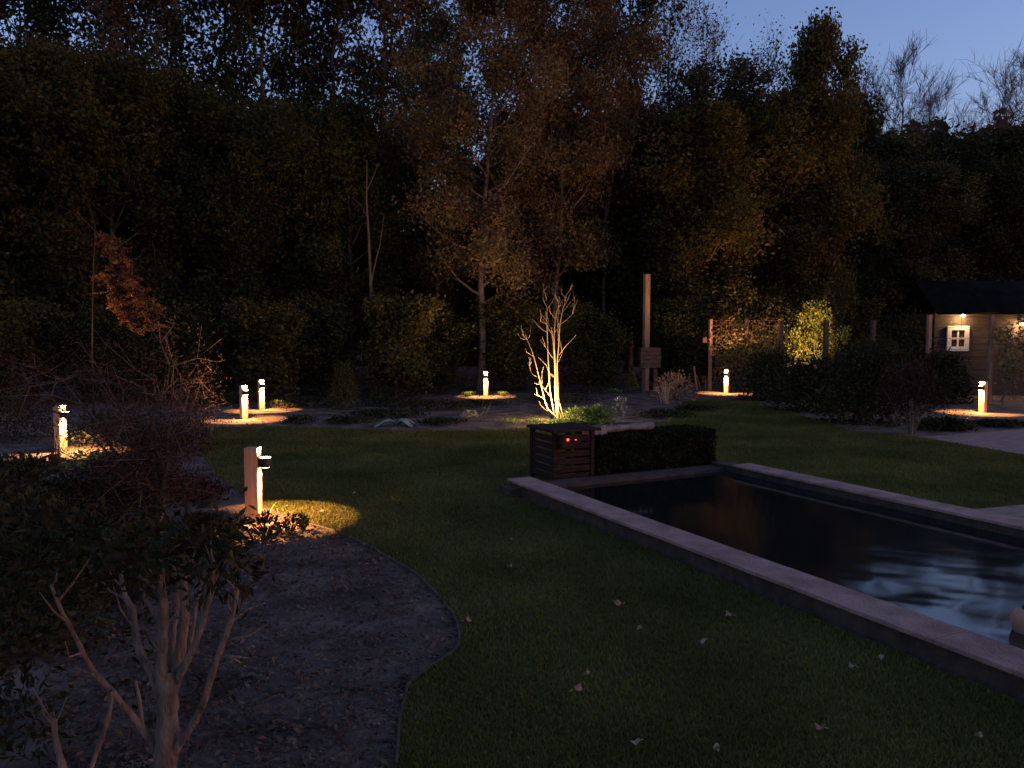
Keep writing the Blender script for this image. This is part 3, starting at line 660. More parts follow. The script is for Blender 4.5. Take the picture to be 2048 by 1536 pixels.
# twigs crossing the leftmost lamp
tw = thing('twiggy_shrub', P(112, 925), 'small twiggy shrub crossing the leftmost bollard lamp', 'shrub'); ps = []; rng = np.random.default_rng(71)
for k in range(12):
    e = np.array([rng.uniform(-.3, .35), rng.uniform(-.15, .15), rng.uniform(.25, .55)]); ps.append((np.array([[0, 0, 0], e*.5+rng.normal(0, .03, 3), e]), [.006, .004, .002]))
link('stem', tubes('stem', ps, 4), M['bark'], tw)
# rust-lit conifer branch leaning over the leftmost lamp
rc_ = thing('rust_conifer', D(182, 669, 11.9)*1.0, 'rust-coloured drooping conifer lit above the leftmost lamp', 'tree'); rc_.location.z = 0
RO = rc_.location; rng = np.random.default_rng(77); ps = []; cc_ = []
tr_pts = [np.array([0, 0, 0]), np.array([.0, 0, 1.2]), np.array(tuple(D(186, 540, 11.8)-RO)), np.array(tuple(D(192, 455, 11.5)-RO)), np.array(tuple(D(175, 400, 11.4)-RO))]
ps.append((resample(tr_pts, 10), np.linspace(.018, .006, 10)))
for (a, b2, w) in [((200, 465), (250, 520), .8), ((205, 490), (265, 560), 1), ((215, 520), (280, 600), 1), ((225, 560), (318, 622), 1.2), ((225, 590), (310, 650), 1), ((200, 540), (235, 610), .8), ((215, 600), (270, 660), .8)]:
    A_ = np.array(tuple(D(*a, 11.4)-RO)); B_ = np.array(tuple(D(*b2, 11.2)-RO)); mid = (A_+B_)/2+np.array([0, 0, .08]); pp = resample([A_, mid, B_], 8); ps.append((pp, np.linspace(.014, .004, 8)))
    for q in range(60):
        b_ = pp[rng.integers(1, 8)]; e = b_+np.array([rng.normal(.04, .09), rng.normal(0, .09), rng.normal(-.05, .05)])
        ps.append((np.array([b_, e]), [.003, .002])); cc_.append(b_[None]+(e-b_)[None]*rng.uniform(0, 1.1, (26, 1))+rng.normal(0, .012, (26, 3)))
link('trunk', tubes('trunk', ps, 4), M['leaf_hedge'], rc_); c = np.concatenate(cc_)
link('crown', leaves('crown', c, rng.uniform(.012, .026, len(c)), rng, .3, .1), M['leaf_rust'], rc_)

# plants in and around the middle bed
GB = 'plants of the middle bed'
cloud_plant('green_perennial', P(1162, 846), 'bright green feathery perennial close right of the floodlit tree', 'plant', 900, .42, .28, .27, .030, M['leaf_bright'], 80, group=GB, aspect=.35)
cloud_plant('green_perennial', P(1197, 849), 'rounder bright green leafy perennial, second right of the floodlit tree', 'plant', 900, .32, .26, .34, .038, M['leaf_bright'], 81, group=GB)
cloud_plant('wilted_perennial', P(1240, 832), 'small wilted brown-green perennial right of the bright green clumps', 'plant', 120, .2, .16, .38, .03, M['leaf_pale'], 82, group=GB, stems=12)
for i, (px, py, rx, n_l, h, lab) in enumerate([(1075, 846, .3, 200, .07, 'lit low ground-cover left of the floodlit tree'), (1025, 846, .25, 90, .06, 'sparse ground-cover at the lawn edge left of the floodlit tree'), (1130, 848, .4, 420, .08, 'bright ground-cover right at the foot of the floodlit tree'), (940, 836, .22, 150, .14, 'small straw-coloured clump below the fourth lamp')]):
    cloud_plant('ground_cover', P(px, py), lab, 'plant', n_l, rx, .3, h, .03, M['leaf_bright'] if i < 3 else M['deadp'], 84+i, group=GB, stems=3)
for i, (px, py, lab) in enumerate([(935, 793, 'lit grass tuft left of the fourth bollard lamp'), (1005, 792, 'lit grass tuft right of the fourth bollard lamp'), (1040, 796, 'dimmer grass tuft between the fourth lamp and the bare tree')]):
    spray('grass_tuft', P(px, py), lab, 'grass tuft', 70, .22, .25, M['grass_lush'], 90+i, .006, 'grass tufts by the fourth lamp')
for (px, lab) in [(962, 'left of two short sticks leaning in the middle bed'), (970, 'right of two short sticks leaning in the middle bed')]:
    a = P(px, 833); t = MB().cyl((0, 0, 0), (.10, .02, .24), .007, .005, 8).build('stick', M['bark_pale']); t.location = a; tag(t, lab, 'stick', 'sticks in the middle bed')
# nettle-like plant: stacked drooping leaf pairs
nt_ = thing('tall_perennial', P(1263, 783), 'tall yellow-green perennial with tiers of drooping leaves near the timber post', 'plant'); rng = np.random.default_rng(95)
c = []; dr = []
for tier in range(11):
    z = .14+.6*tier/10; r = .26*(1-tier/13)
    for q in range(26):
        az = rng.uniform(0, 6.28); k = rng.uniform(.25, 1); c.append((math.cos(az)*r*k, math.sin(az)*r*k, z-.10*k+rng.normal(0, .01))); dr.append((math.cos(az), math.sin(az), -.9))
link('foliage', leaves('foliage', np.array(c), .055, rng, .38, .8, .1, np.array(dr)), M['leaf_bright'], nt_)
link('stem', tubes('stem', [(np.array([[0, 0, 0], [0, 0, .4], [.01, 0, .78]]), [.01, .005])], 5), M['bark'], nt_)
cloud_plant('low_plant', P(1226, 787), 'small lit leaves trailing left of the tall yellow-green perennial', 'plant', 60, .28, .12, .12, .04, M['leaf_bright'], 96, stems=2)
# young conifer-like bush, left middle
cloud_plant('young_bush', P(688, 818), 'young olive bush standing alone left of the middle bed', 'shrub', 2600, .36, .32, .92, .03, M['leaf_olive'], 97, stems=14, aspect=.3)
# pale collapsed leaves at the lawn edge
pc = thing('collapsed_plant', P(795, 852), 'pale grey collapsed plant lying at the far lawn edge', 'plant'); rng = np.random.default_rng(98); V = []; Fc = []
for i in range(13):
    az = rng.uniform(-.9, 4.0); L = rng.uniform(.28, .50); w = rng.uniform(.05, .085); o = len(V)
    for k in range(6):
        q = k/5; z = .015+.13*math.sin(math.pi*min(1, q*1.08))*(1-.3*q); ww = w*math.sin(math.pi*(.12+.86*q)); x, y = math.cos(az)*L*q, math.sin(az)*L*q*.8
        V += [(x-math.sin(az)*ww, y+math.cos(az)*ww, z-.02), (x, y, z+.012), (x+math.sin(az)*ww, y-math.cos(az)*ww, z-.02)]
    for k in range(5):
        for s_ in (0, 1): Fc.append((o+3*k+s_, o+3*k+s_+1, o+3*k+4+s_, o+3*k+3+s_))
link('foliage', np_mesh('foliage', V, Fc, True), M['leaf_pale'], pc)
# dry clump, stakes, mound near the post
cloud_plant('dry_clump', P(1352, 800), 'dry brown arching clump of leaves right of the timber post', 'plant', 600, .62, .4, .62, .05, M['dead'], 99, stems=20, aspect=.3)
spray('dry_grass', P(1332, 808), 'pale dry grass stalks in front of the brown clump', 'grass tuft', 40, .75, .35, M['deadp'], 100, .006, droop=.25)
for px, py, hh, ln, lab in [(1394, 781, .72, -.10, 'thickest leaning wooden stake beside the trellis'), (1402, 780, .45, -.14, 'thin slanting stake just right of the thickest one'), (1411, 778, .40, 0, 'short upright stake nearest the trellis post')]:
    s_ = MB().cyl((0, 0, -.05), (ln, 0, hh), .035 if hh > .6 else .018, .028 if hh > .6 else .015, 10).build('wooden_stake', M['timber']); s_.location = P(px, py); tag(s_, lab, 'stake', 'wooden stakes left of the trellis')
mound = MB().sphere((0, 0, 0), .5, 3, (1, .6, .35)).build('leaf_pile', M['dead'], wob=.03, seed=3); mound.location = P(1188, 792) + Vector((0, 2.2, .25)); mound.location.z = .35
bpy.data.objects.remove(mound)

GL = 'low dark plants of the left bed'
for i, (px, py, rx, h, n_l, m, lab) in enumerate([
    (30, 1010, .55, .45, 2400, 'leaf_ever', 'low dark bush left of the red shrub, at the left edge'), (150, 1060, .60, .42, 2600, 'leaf_ever', 'low dark bush in front of the leftmost lamp'),
    (245, 985, .50, .36, 1800, 'leaf_red', 'low reddish ground plant behind the red shrub'), (60, 1180, .50, .55, 2400, 'leaf_ever', 'dark bush behind the foreground shrub at the left edge'),
    (215, 1190, .45, .40, 1900, 'leaf_ever', 'dark ground plant behind the foreground shrub stems'), (390, 1000, .35, .22, 900, 'leaf_red', 'low reddish plant between the red shrub and nearest lamp'),
    (340, 905, .6, .35, 1500, 'leaf_red', 'low reddish plant left of the close lamp pair'), (230, 890, .7, .45, 1800, 'leaf_ever', 'low dark bush behind the red shrub, right of the leftmost lamp'),
    (20, 880, .8, .6, 2200, 'leaf_ever', 'dark bush left of the leftmost lamp'), (40, 1290, .45, .45, 2200, 'leaf_ever', 'dark low bush at the left edge behind the foreground stems'), (-40, 1130, .7, .6, 2600, 'leaf_ever', 'dark bush cut by the left edge, above the foreground shrub'), (410, 1110, .28, .30, 800, 'leaf_ever', 'dark leafy plant right of the red shrub base')]):
    cloud_plant('ground_plant', P(px, py), lab, 'plant', n_l, rx, rx*.7, h, .03, M[m], 170+i, group=GL, stems=8, aspect=.4)
for i, (px, py, rx, h, n_l, lab) in enumerate([(700, 846, .5, .10, 500, 'low dark ground-cover at the lawn edge below the young olive bush'), (880, 848, .5, .10, 420, 'low dark ground-cover right of the pale collapsed plant'), (780, 812, .9, .2, 900, 'low dark ground-cover behind the pale collapsed plant'), (600, 846, .35, .14, 300, 'low dark ground-cover right of the close lamp pair'), (1330, 835, .6, .16, 600, 'low dark ground-cover beside the lawn, right of the wilted perennial'), (1120, 805, 1.0, .22, 1100, 'low dark ground-cover behind the floodlit tree'),
    (610, 815, 1.0, .22, 1000, 'dark ground-cover left of the young olive bush'), (770, 835, .9, .16, 800, 'dark ground-cover between the young olive bush and the pale collapsed plant'), (860, 820, 1.1, .2, 1000, 'dark ground-cover left below the fourth bollard lamp'), (430, 812, 1.0, .25, 1000, 'dark ground-cover behind and left of the close lamp pair'), (960, 812, .8, .12, 600, 'dark ground-cover directly below the fourth bollard lamp'), (1390, 822, .5, .12, 500, 'dark ground-cover left of the far lawn tip'), (740, 800, 1.3, .3, 1300, 'dark ground-cover right behind the young olive bush')]):
    cloud_plant('ground_cover', P(px, py), lab, 'plant', n_l, rx, .4, h, .035, M['leaf_ever'], 190+i, group='low dark ground-cover of the middle bed', stems=3)
# dark shrubs on the right
GR = 'dark shrubs in front of the shed fence'
for i, (px, py, rx, yt, m, n_l, lab) in enumerate([
    (1545, 800, 1.0, 705, 'leaf_ever', 4200, 'dark low shrub right of the trellis lamp'), (1640, 822, 1.1, 722, 'leaf_ever', 4600, 'dark shrub below the lit yellow-green bush'),
    (1735, 846, 1.0, 705, 'leaf_ever', 4600, 'dark shrub at the lawn edge left of the pinkish shrub'), (1745, 800, 1.2, 690, 'leaf_dark', 4600, 'dark shrub behind, between lit bush and fence post'),
    (1880, 806, .8, 712, 'leaf_ever', 4200, 'dark bushy shrub left behind the lamp below the shed window'), (1800, 790, 1.1, 640, 'leaf_dark', 4200, 'tall dark shrub beside the left wall of the shed'), (1995, 852, .6, 842, 'leaf_ever', 700, 'low dark edging plant in front of the lamp by the shed'), (1890, 860, .5, 838, 'leaf_ever', 900, 'low dark plant along the paved path')]):
    b_ = P(px, py); cloud_plant('dark_shrub', b_, lab, 'shrub', n_l, rx, rx*.6, ztop(yt, b_.y), .045, M[m], 110+i, group=GR, stems=10)
t = cloud_plant('pinkish_shrub', P(1822, 868), 'pinkish brown shrub on a pale stem beside the paved path', 'shrub', 3000, .62, .45, 1.12, .026, M['leaf_red'], 121, z0=.42, stems=18, sm=M['bark_pale'])
link('trunk', tubes('trunk', [(np.array([[0, 0, 0], [.01, 0, .3], [-.03, 0, .6]]), [.035, .022])], 7), M['bark_pale'], t)
# lit yellow-green bush behind the dark shrubs, with its hidden spotlight
yb_ = thing('lit_bush', P(1632, 776), 'tall yellow-green bush lit from below behind the dark shrubs', 'shrub'); YB = yb_.location; rng = np.random.default_rng(130); c = []; dr = []; ps = []
for (px, py, w, hgt, n_l) in [(1628, 650, 24, 62, 800), (1590, 690, 26, 50, 520), (1668, 690, 24, 46, 420), (1610, 700, 30, 50, 500), (1650, 660, 18, 60, 400), (1690, 672, 13, 28, 160), (1575, 725, 24, 34, 300), (1700, 735, 22, 34, 220), (1640, 725, 30, 40, 320), (1605, 655, 12, 40, 200)]:
    b_ = np.array(tuple(D(px, py+hgt*.6, YB.y)-YB)); tip = np.array(tuple(D(px, py-hgt*.7, YB.y)-YB)); s_ = YB.y/F_PX
    q = rng.uniform(0, 1, n_l)[:, None]; sp_ = (.3+.7*q)*w*s_
    cpt = b_+(tip-b_)*q+rng.normal(0, .5, (n_l, 3))*sp_*np.array([1, .9, .35]); c.append(cpt)
    dd_ = np.tile((tip-b_)/np.linalg.norm(tip-b_), (n_l, 1)); dr.append(dd_+(cpt-b_-(tip-b_)*q)*1.5)
    ps.append((np.array([[0, 0, 0], b_*.6+[0, 0, .1], b_, (b_+tip)/2]), [.03, .018, .006]))
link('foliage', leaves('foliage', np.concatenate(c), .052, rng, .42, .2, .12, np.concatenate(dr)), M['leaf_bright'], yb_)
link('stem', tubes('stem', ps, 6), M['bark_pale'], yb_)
gs2 = thing('ground_spotlight', P(1626, 788), 'hidden ground spotlight below the lit yellow-green bush', 'spotlight')
f = MB().cyl((0, 0, 0), (0, 0, 0.05), 0.012).cyl((0, 0.0, 0.04), (0.0, 0.03, 0.11), 0.032, 0.045).build('housing', M['fix'], gs2)
MB().cyl((0.0, 0.029, 0.108), (0.0, 0.031, 0.113), 0.038).build('lens', M['lens'], f)
spot('spot_light', (0, .05, .18), (.12, 2.0, 1.5), 330, 72, .9, gs2, .03)
# glossy dark holly at its right
cloud_plant('holly', P(1672, 782), 'narrow dark shrub with glinting leaves right of the lit bush', 'shrub', 900, .22, .2, ztop(600, P(1672, 782).y), .04, M['leaf_ever'], 131, stems=8, dome=False)

# ================================================================ POSTS, TRELLIS, SHED
# tall timber post with crate-like box
tp_ = thing('timber_post', P(1291, 781), 'tall square timber post rising above the bed', 'post'); pz = ztop(550, tp_.location.y)
MB().box((0, 0, pz/2), (.16, .16, pz), .3, .012).build('shaft', M['timber'], tp_)
MB().box((0, 0, pz+.012), (.175, .175, .024), .3, .006).build('cap', M['timber'], tp_)
cb_ = thing('plank_crate', P(1298, 786), 'dark plank crate raised on two legs in front of the timber post', 'crate'); y0 = cb_.location.y
zb, zt_ = ztop(735, y0), ztop(695, y0); hw = 20*y0/F_PX; mb = MB()
for k in range(5):
    zz = zb+(zt_-zb)*(k+.5)/5; mb.box((0, -.22, zz), (hw*2, .022, (zt_-zb)/5-.008), 0, .003); mb.box((0, .22, zz), (hw*2, .022, (zt_-zb)/5-.008), 0, .003)
    mb.box((-hw+.011, 0, zz), (.022, .416, (zt_-zb)/5-.008), 0, .003); mb.box((hw-.011, 0, zz), (.022, .416, (zt_-zb)/5-.008), 0, .003)
mb.build('box', M['dtimber'], cb_); 
for sx in (-1, 1): MB().box((sx*hw*.6, 0, zb/2-.01), (.11, .12, zb-.02), 0, .01).build('leg', M['dtimber'], cb_)

def trellis(pxs, d0, d1, ytop, rows, dx, label, zlow=0.25):
    ends = [D(px, 669, d0+(d1-d0)*i/(len(pxs)-1)) for i, px in enumerate(pxs)]
    t = thing('wire_trellis', (ends[0].x, ends[0].y, 0), label, 'trellis', 'wire trellises on timber posts'); O = t.location
    for e in ends: MB().box((e.x-O.x, e.y-O.y, ztop(ytop, e.y)/2-.02), (.09, .09, ztop(ytop, e.y)+.04), .2, .008).build('post', M['timber'], t)
    ps = []
    for a, b_ in zip(ends[:-1], ends[1:]):
        H = ztop(ytop+3, (a.y+b_.y)/2); L = (b_-a).length; off = Vector((0, -.052, 0))
        for k in range(rows+1):
            z = zlow+(H-zlow)*k/rows; ps.append((np.array([tuple(a-O+off)[:2]+(z,), tuple(b_-O+off)[:2]+(z,)]), [.0045, .0045]))
        nv = int(L/dx)
        for k in range(1, nv):
            p = a+(b_-a)*k/nv-O+off; ps.append((np.array([(p.x, p.y-.009, zlow), (p.x, p.y-.009, H)]), [.0045, .0045]))
    link('wire_mesh', tubes('wire_mesh', ps, 4), M['wire'], t); return t, ends
def climber(ends, ytop, n, label, seed, size=.035, cover=((0, 1),), m='leaf_bright', m2='leaf_olive', dens=None):
    rng = np.random.default_rng(seed); t = thing('climbing_plant', (ends[0].x, ends[0].y-.1, 0), label, 'climbing plant', 'climbers on the wire trellises'); O = np.array([ends[0].x, ends[0].y-.1, 0])
    a = np.array([ends[0].x, ends[0].y, 0]); b_ = np.array([ends[-1].x, ends[-1].y, 0]); ps = []; C_ = []
    for k in range(26):
        s = rng.uniform(0, 1); p = a+(b_-a)*s; z = rng.uniform(.0, .2); pts = [p+[0, 0, z]]
        for q in range(8):
            s = np.clip(s+rng.normal(0, .06), 0, 1); z += rng.uniform(.12, .32); p = a+(b_-a)*s+rng.normal(0, .04, 3)
            if z > ztop(ytop-6, a[1]): break
            pts.append(np.array([p[0], p[1]-.06, z]))
        if len(pts) > 2:
            pts = np.array(pts); ps.append((pts-O, [.007, .003])); q = resample(pts, 40); q = q[q[:, 2] > .55]; C_.append(q)
    C_ = np.concatenate(C_); c = C_[rng.integers(0, len(C_), n)]+rng.normal(0, .07, (n, 3))*np.array([1, .6, 1])-O
    link('stem', tubes('stem', ps, 4), M['bark_pale'], t); link('foliage', leaves('foliage', c, size*rng.uniform(.6, 1.3, n), rng, .6, .0, .1), M[m], t); return t
tr1, e1 = trellis([1421, 1493, 1560], 22.8, 22.0, 638, 12, .14, 'wire trellis on timber posts behind the lit lamp, right of the stakes')
climber(e1, 638, 2400, 'climber with small leaves spread over the left wire trellis', 140, .046, m='leaf_vine')
tr2, e2 = trellis([1858, 1982, 2110], 18.9, 17.9, 630, 6, .55, 'taller-looking wire trellis in front of the shed window', .5)
climber(e2[1:], 630, 700, 'broad-leaved climber on the trellis in front of the shed', 141, .055, m='leaf_vine')
for px, py, d, w, lab in [(1562, 642, 20.6, .10, 'dark round fence post at the right end of the left trellis'), (1652, 640, 20.2, .11, 'dark fence post in front of the lit yellow-green bush'), (1746, 640, 20, .10, 'dim fence post between the lit bush and the shed trellis')]:
    b_ = D(px, 669, d); h_ = ztop(py, d); o = MB().box((0, 0, h_/2), (w, w, h_), .15, .01).build('fence_post', M['dtimber']); o.location = (b_.x, b_.y, 0); tag(o, lab, 'post', 'fence posts between the trellises')
# small lantern hung from the trellis post
ln = thing('hanging_lantern', D(1409, 686, 22.7), 'small hanging lantern left of the trellis corner post', 'lantern')
MB().box((0, 0, .09), (.12, .12, .16), 0, .004).build('body', M['dtimber'], ln)
MB().cyl((0, 0, .172), (0, 0, .23), .08, .02, 12).build('roof', M['fix'], ln)
link('hook', tubes('hook', [(np.array([(0, 0, .22), (0, 0, .30), (.05, 0, .36), (.12, 0, .36), (.155, 0, .33)]), [.006, .006])], 5), M['fix'], ln)

# shed
sd = 21.0
sx0 = D(1868, 669, sd).x; sx1 = sx0+6.0; EZ = ztop(626, sd)
sh = thing('garden_shed', (sx0, sd, 0), 'dark boarded garden shed with a white window at the right edge', 'shed'); nb = 13
mb = MB(); bh = (EZ+.05)/nb
for k in range(nb): mb.box((3.0, .0+.004*(k % 2), bh*(k+.5)), (6.0, .03, bh-.006), 0, .003)
mb.box((3.0, .8, EZ/2), (5.96, 1.55, EZ))
mb.build('wall', M['shed'], sh)
v = [(-.12, -.35, EZ-.05), (6.25, -.35, EZ-.05), (6.25, .8, EZ+.85), (-.12, .8, EZ+.85), (6.25, 1.95, EZ-.05), (-.12, 1.95, EZ-.05)]
v2 = [(a, b_, c_+.07) for a, b_, c_ in v]
fc = [(0, 1, 2, 3), (3, 2, 4, 5), (9, 8, 7, 6), (11, 10, 8, 9), (0, 6, 7, 1), (4, 10, 11, 5), (0, 3, 9, 6), (3, 5, 11, 9), (1, 7, 8, 2), (2, 8, 10, 4)]
link('roof', np_mesh('roof', v+v2, fc), M['roof'], sh)
wx0, wx1 = D(1893, 669, sd-.03).x-sx0, D(1937, 669, sd-.03).x-sx0; wz0, wz1 = ztop(702, sd), ztop(652, sd); wc = (wx0+wx1)/2; zc = (wz0+wz1)/2; ww = wx1-wx0; wh = wz1-wz0
win = MB().box((wc, -.03, zc), (ww-.1, .02, wh-.1)).build('window', M['glass'], sh)
fr = MB(); fwd = .115
fr.box((wc, -.05, wz1-fwd/2), (ww, .05, fwd), 0, .005).box((wc, -.05, wz0+fwd/2), (ww, .05, fwd), 0, .005)
fr.box((wx0+fwd/2, -.052, zc), (fwd, .05, wh-2*fwd), 0, .005).box((wx1-fwd/2, -.052, zc), (fwd, .05, wh-2*fwd), 0, .005)
fr.box((wc, -.047, zc), (.045, .03, wh-2*fwd), 0, .003).box((wc, -.0475, zc), (ww-2*fwd, .028, .045), 0, .003).build('frame', M['white'], win)
for k, (px, py, lab) in enumerate([(1927, 630, 'small lit wall lamp under the shed eave above the white window'), (2047, 646, 'small lit wall lamp on the shed cut by the right edge')]):
    p = D(px, py, sd-.16); wl_ = thing('wall_lamp', p, lab, 'wall lamp', 'wall lamps on the shed')
    MB().box((0, .125, .0), (.08, .02, .10), 0, .004).cyl((0, .12, .02), (0, 0, .045), .008).cyl((0, 0, .01), (0, 0, .06), .055, .03, 18).build('bracket', M['fix'], wl_)
    MB().sphere((0, 0, -.012), .042, 2).build('bulb', M['bulb'], wl_, True)
    l = bpy.data.lights.new('wall_lamp_light', 'POINT'); l.energy = 8.5; l.color = (1, .58, .24); l.shadow_soft_size = .04
    o = bpy.data.objects.new('wall_lamp_light', l); COL.objects.link(o); o.parent = wl_; o.location = (.0, -.02, -.07)

# ================================================================ POOL END: hedge, cabinet, rolled cover
rng = np.random.default_rng(150)
hb = pl(-.36, 2.06); hL = 1.66; hWd = .55; hH = .50
hd = thing('clipped_hedge', hb, 'low clipped dark hedge across the far end of the pool', 'hedge', rz=math.atan2(nrm.y, nrm.x))
nn = 26000; q = rng.uniform(-1, 1, (nn, 3)); ax = rng.integers(0, 3, nn); q[np.arange(nn), ax] = np.sign(q[np.arange(nn), ax])*rng.uniform(.86, 1.04, nn)
c = q*np.array([hL/2, hWd/2, hH/2])+[0, 0, hH/2]; c[:, 2] = np.maximum(c[:, 2], .01)
link('foliage', leaves('foliage', c, rng.uniform(.012, .024, nn), rng, .55, .1), M['leaf_hedge'], hd)
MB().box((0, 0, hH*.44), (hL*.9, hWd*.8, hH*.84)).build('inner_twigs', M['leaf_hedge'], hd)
cab = thing('pump_cabinet', pl(-.40, .90), 'small dark timber cabinet against the left end of the clipped hedge', 'cabinet', rz=math.atan2(nrm.y, nrm.x)); ch_ = .58
for sx, sy in ((-.24, -.26), (.24, -.26), (-.24, .26), (.24, .26)): MB().box((sx, sy, ch_/2-.01), (.05, .05, ch_+.02), 0, .004).build('leg', M['cab'], cab)
mb = MB()
for k in range(6):
    z_ = .08+.45*k/5.3
    mb.box((0, -.265, z_), (.43, .018, .068), 0, .003); mb.box((-.245, 0, z_), (.018, .47, .068), 0, .003)
mb.build('slats', M['cab'], cab)
MB().box((.02, 0, ch_+.016), (.62, .64, .03), 0, .005).build('top', M['cab'], cab)
# control box with a red LED; larger glowing bead imitates a diffuse red reflection
_c = min(np.linspace(0, 2, 200), key=lambda q: abs(pl(-.06, q).x/pl(-.06, q).y-116/F_PX)); _p = pl(-.06, _c); _p.z = ztop(880, _p.y)+.04
cx = thing('control_box', _p, 'small control box with a red light and a glowing reflection bead beside the rolled cover', 'control box', rz=math.atan2(nrm.y, nrm.x))
MB().box((0, 0, -.05), (.24, .08, .14), 0, .008).build('housing', M['cab'], cx)
MB().sphere((-.052, -.044, -.03), .014, 2).build('led_and_reflection', M['led'], cx); MB().sphere((.05, -.044, -.035), .006, 2).build('led_and_reflection', M['led'], cx)
l = bpy.data.lights.new('indicator_glow', 'POINT'); l.energy = .012; l.color = (1, .03, .02); l.shadow_soft_size = .01
o = bpy.data.objects.new('indicator_glow', l); COL.objects.link(o); o.parent = cx; o.location = (-.07, -.11, -.05)
# rolled fabric cover
rcv = thing('rolled_cover', pl(-.36, .75, hH+.055), 'long pale grey rolled pool cover lying on top of the hedge', 'pool cover', rz=math.atan2(nrm.y, nrm.x))
k = 26; xs = np.linspace(.34, 1.38, k); rr = .042+.005*np.sin(xs*11)+.004*np.sin(xs*29); zz = .004*np.sin(xs*7)
V = []; Fc = []; sd_ = 18
for i in range(k):
    for j in range(sd_):
        a = 2*math.pi*j/sd_; r_ = rr[i]*(1+.05*math.sin(3*a+i*.5)); V.append((xs[i], math.cos(a)*r_, zz[i]+math.sin(a)*r_))
for i in range(k-1):
    for j in range(sd_): Fc.append((i*sd_+j, i*sd_+(j+1) % sd_, (i+1)*sd_+(j+1) % sd_, (i+1)*sd_+j))
link('roll', np_mesh('roll', V, Fc, True), M['cover'], rcv)
MB().cyl((1.375, 0, 0), (1.395, 0, 0), .043, seg=18).build('end_cap', M['cover'], rcv)
# bunched fabric hanging over the left end
V = []; Fc = []; nx, nz = 14, 9
for i in range(nx):
    for j in range(nz):
        s = i/(nx-1); q_ = j/(nz-1); x = .33+.34*s; y = -.062-.035*math.sin(q_*2.6)-.014*math.sin(s*24+q_*3); z_ = .055-.21*q_*(.75+.25*math.sin(s*3.1))
        V.append((x, y, z_))
for i in range(nx-1):
    for j in range(nz-1): Fc.append((i*nz+j, i*nz+j+1, (i+1)*nz+j+1, (i+1)*nz+j))
fo = link('hanging_flap', np_mesh('hanging_flap', V, Fc, True), M['cover'], rcv); sm_ = fo.modifiers.new('thick', 'SOLIDIFY'); sm_.thickness = .006

# ================================================================ SWIMMER at the right edge of the pool
pn = thing('person', (swim.x, swim.y, .055), 'bare-shouldered swimmer with dark wet hair in the pool at the right edge', 'person', rz=math.radians(168))
# body as one skinned surface: head, neck, shoulders, arms under water, torso and legs trailing
vs = [(0, 0, -.62), (0, 0, -.40), (0, 0, -.20), (.0, 0, -.095), (.01, 0, -.03), (.025, 0, .06), (.02, 0, .125),
      (0, .17, -.12), (.10, .30, -.26), (.30, .26, -.24), (.42, .22, -.20), (0, -.17, -.12), (.10, -.30, -.26), (.30, -.26, -.24), (.42, -.22, -.20),
      (-.02, .10, -.72), (-.10, .12, -1.05), (-.25, .12, -1.35), (-.02, -.10, -.72), (-.10, -.12, -1.05), (-.25, -.12, -1.35)]
es = [(0, 1), (1, 2), (2, 3), (3, 4), (4, 5), (5, 6), (2, 7), (7, 8), (8, 9), (9, 10), (2, 11), (11, 12), (12, 13), (13, 14), (0, 15), (15, 16), (16, 17), (0, 18), (18, 19), (19, 20)]
rd = [.15, .13, .14, .062, .058, .088, .07, .065, .045, .035, .022, .065, .045, .035, .022, .09, .06, .04, .09, .06, .04]
me = bpy.data.meshes.new('body'); me.from_pydata(vs, es, []); bo = link('body', me, M['skin'], pn)
sk = bo.modifiers.new('skin', 'SKIN'); 
for i, r in enumerate(rd): me.skin_vertices[0].data[i].radius = (r, r*(1.0 if i in (3, 4, 5, 6) else .9))
me.skin_vertices[0].data[0].use_root = True
bo.modifiers.new('sub', 'SUBSURF').render_levels = 2
MB().sphere((.082, 0, .045), .015, 2, (1.0, .7, 1.5)).build('nose', M['skin'], pn, True)
for sy in (-1, 1):
    MB().sphere((.070, .030*sy, .068), .010, 2, (.6, 1, .7)).build('eye', M['glass'], pn, True)
    MB().sphere((.015, .078*sy, .05), .024, 2, (.7, .35, 1.1)).build('ear', M['skin'], pn, True)
MB().sphere((.078, 0, .008), .016, 2, (.4, 1.2, .35)).build('mouth', M['skin'], pn, True)
MB().sphere((-.034, 0, .082), .088, 3, (.95, .96, .98)).build('hair', M['hair'], pn, True)

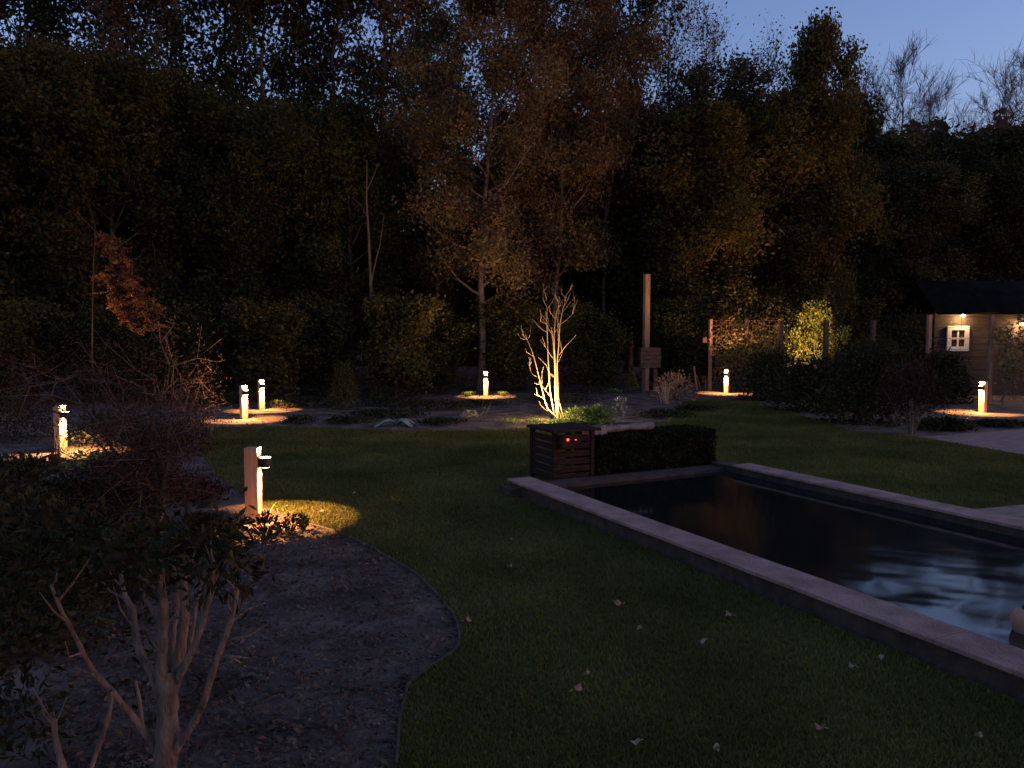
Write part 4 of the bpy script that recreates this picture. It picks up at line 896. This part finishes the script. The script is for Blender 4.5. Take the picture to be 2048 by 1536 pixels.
# ================================================================ FALLEN LEAVES on the lawn
FL = [(707, 993, .055, 0, 'small tan fallen leaf on the lawn right of the nearest lamp'), (933, 1251, .075, 1, 'pinkish fallen leaf lying just outside the bed edging'),
      (1240, 1217, .08, 1, 'brownish fallen leaf in mid-lawn nearest the pool edge'), (1460, 1240, .07, 1, 'orange fallen leaf near the pool wall'), (1280, 1267, .05, 0, 'slim pale fallen leaf left of the orange one'),
      (1402, 1295, .055, 0, 'pale fallen leaf below the orange one by the pool wall'), (1172, 1360, .035, 0, 'tiny pale fallen leaf above the curled orange-brown one'), (1153, 1390, .07, 1, 'curled orange-brown fallen leaf low in the middle of the lawn'),
      (1020, 1141, .045, 0, 'small pale fallen leaf in the upper middle of the lawn'), (1705, 1345, .045, 0, 'pale upright fallen leaf, left of a pair beside the pool wall'), (1758, 1328, .05, 0, 'pale slim fallen leaf, right of a pair beside the pool wall'),
      (1640, 1470, .05, 1, 'dull brown fallen leaf at the lower right of the lawn'), (1270, 1500, .045, 0, 'dim pale fallen leaf at the bottom middle of the lawn'), (1433, 1512, .045, 0, 'slim pale fallen leaf at the very bottom of the lawn'),
      (1955, 1487, .045, 0, 'dim pale fallen leaf in the bottom right corner'), (640, 1028, .07, 1, 'lit orange fallen leaf in the lamplit grass'), (1022, 1086, .03, 0, 'tiny pale fallen leaf farthest up the middle lawn'), (1258, 1079, .03, 0, 'tiny fallen leaf close under the stone coping')]
for i, (px, py, L, kk, lab) in enumerate(FL):
    rr_ = random.Random(i+50); mb = MB(); bmx = mb.bm; n_o = 10; pts = []
    for k in range(n_o):
        a = 2*math.pi*k/n_o; r_ = L*.5*(1 if k % 2 == 0 else .68)*rr_.uniform(.85, 1.15); pts.append(bmx.verts.new((math.cos(a)*r_, math.sin(a)*r_*.72, .012*math.cos(a*2)+rr_.uniform(0, .010))))
    cv = bmx.verts.new((0, 0, -.003))
    for k in range(n_o): bmx.faces.new((cv, pts[k], pts[(k+1) % n_o]))
    mb.box((-L*.62, 0, .004), (L*.35, .002, .002))
    o = mb.build('fallen_leaf', M['dead'] if kk else M['deadp']); o.location = P(px, py)+Vector((0, 0, .032)); o.rotation_euler = (rr_.uniform(-.25, .25), rr_.uniform(-.25, .25), rr_.uniform(0, 6.28))
    tag(o, lab, 'leaf', 'fallen leaves on the lawn')
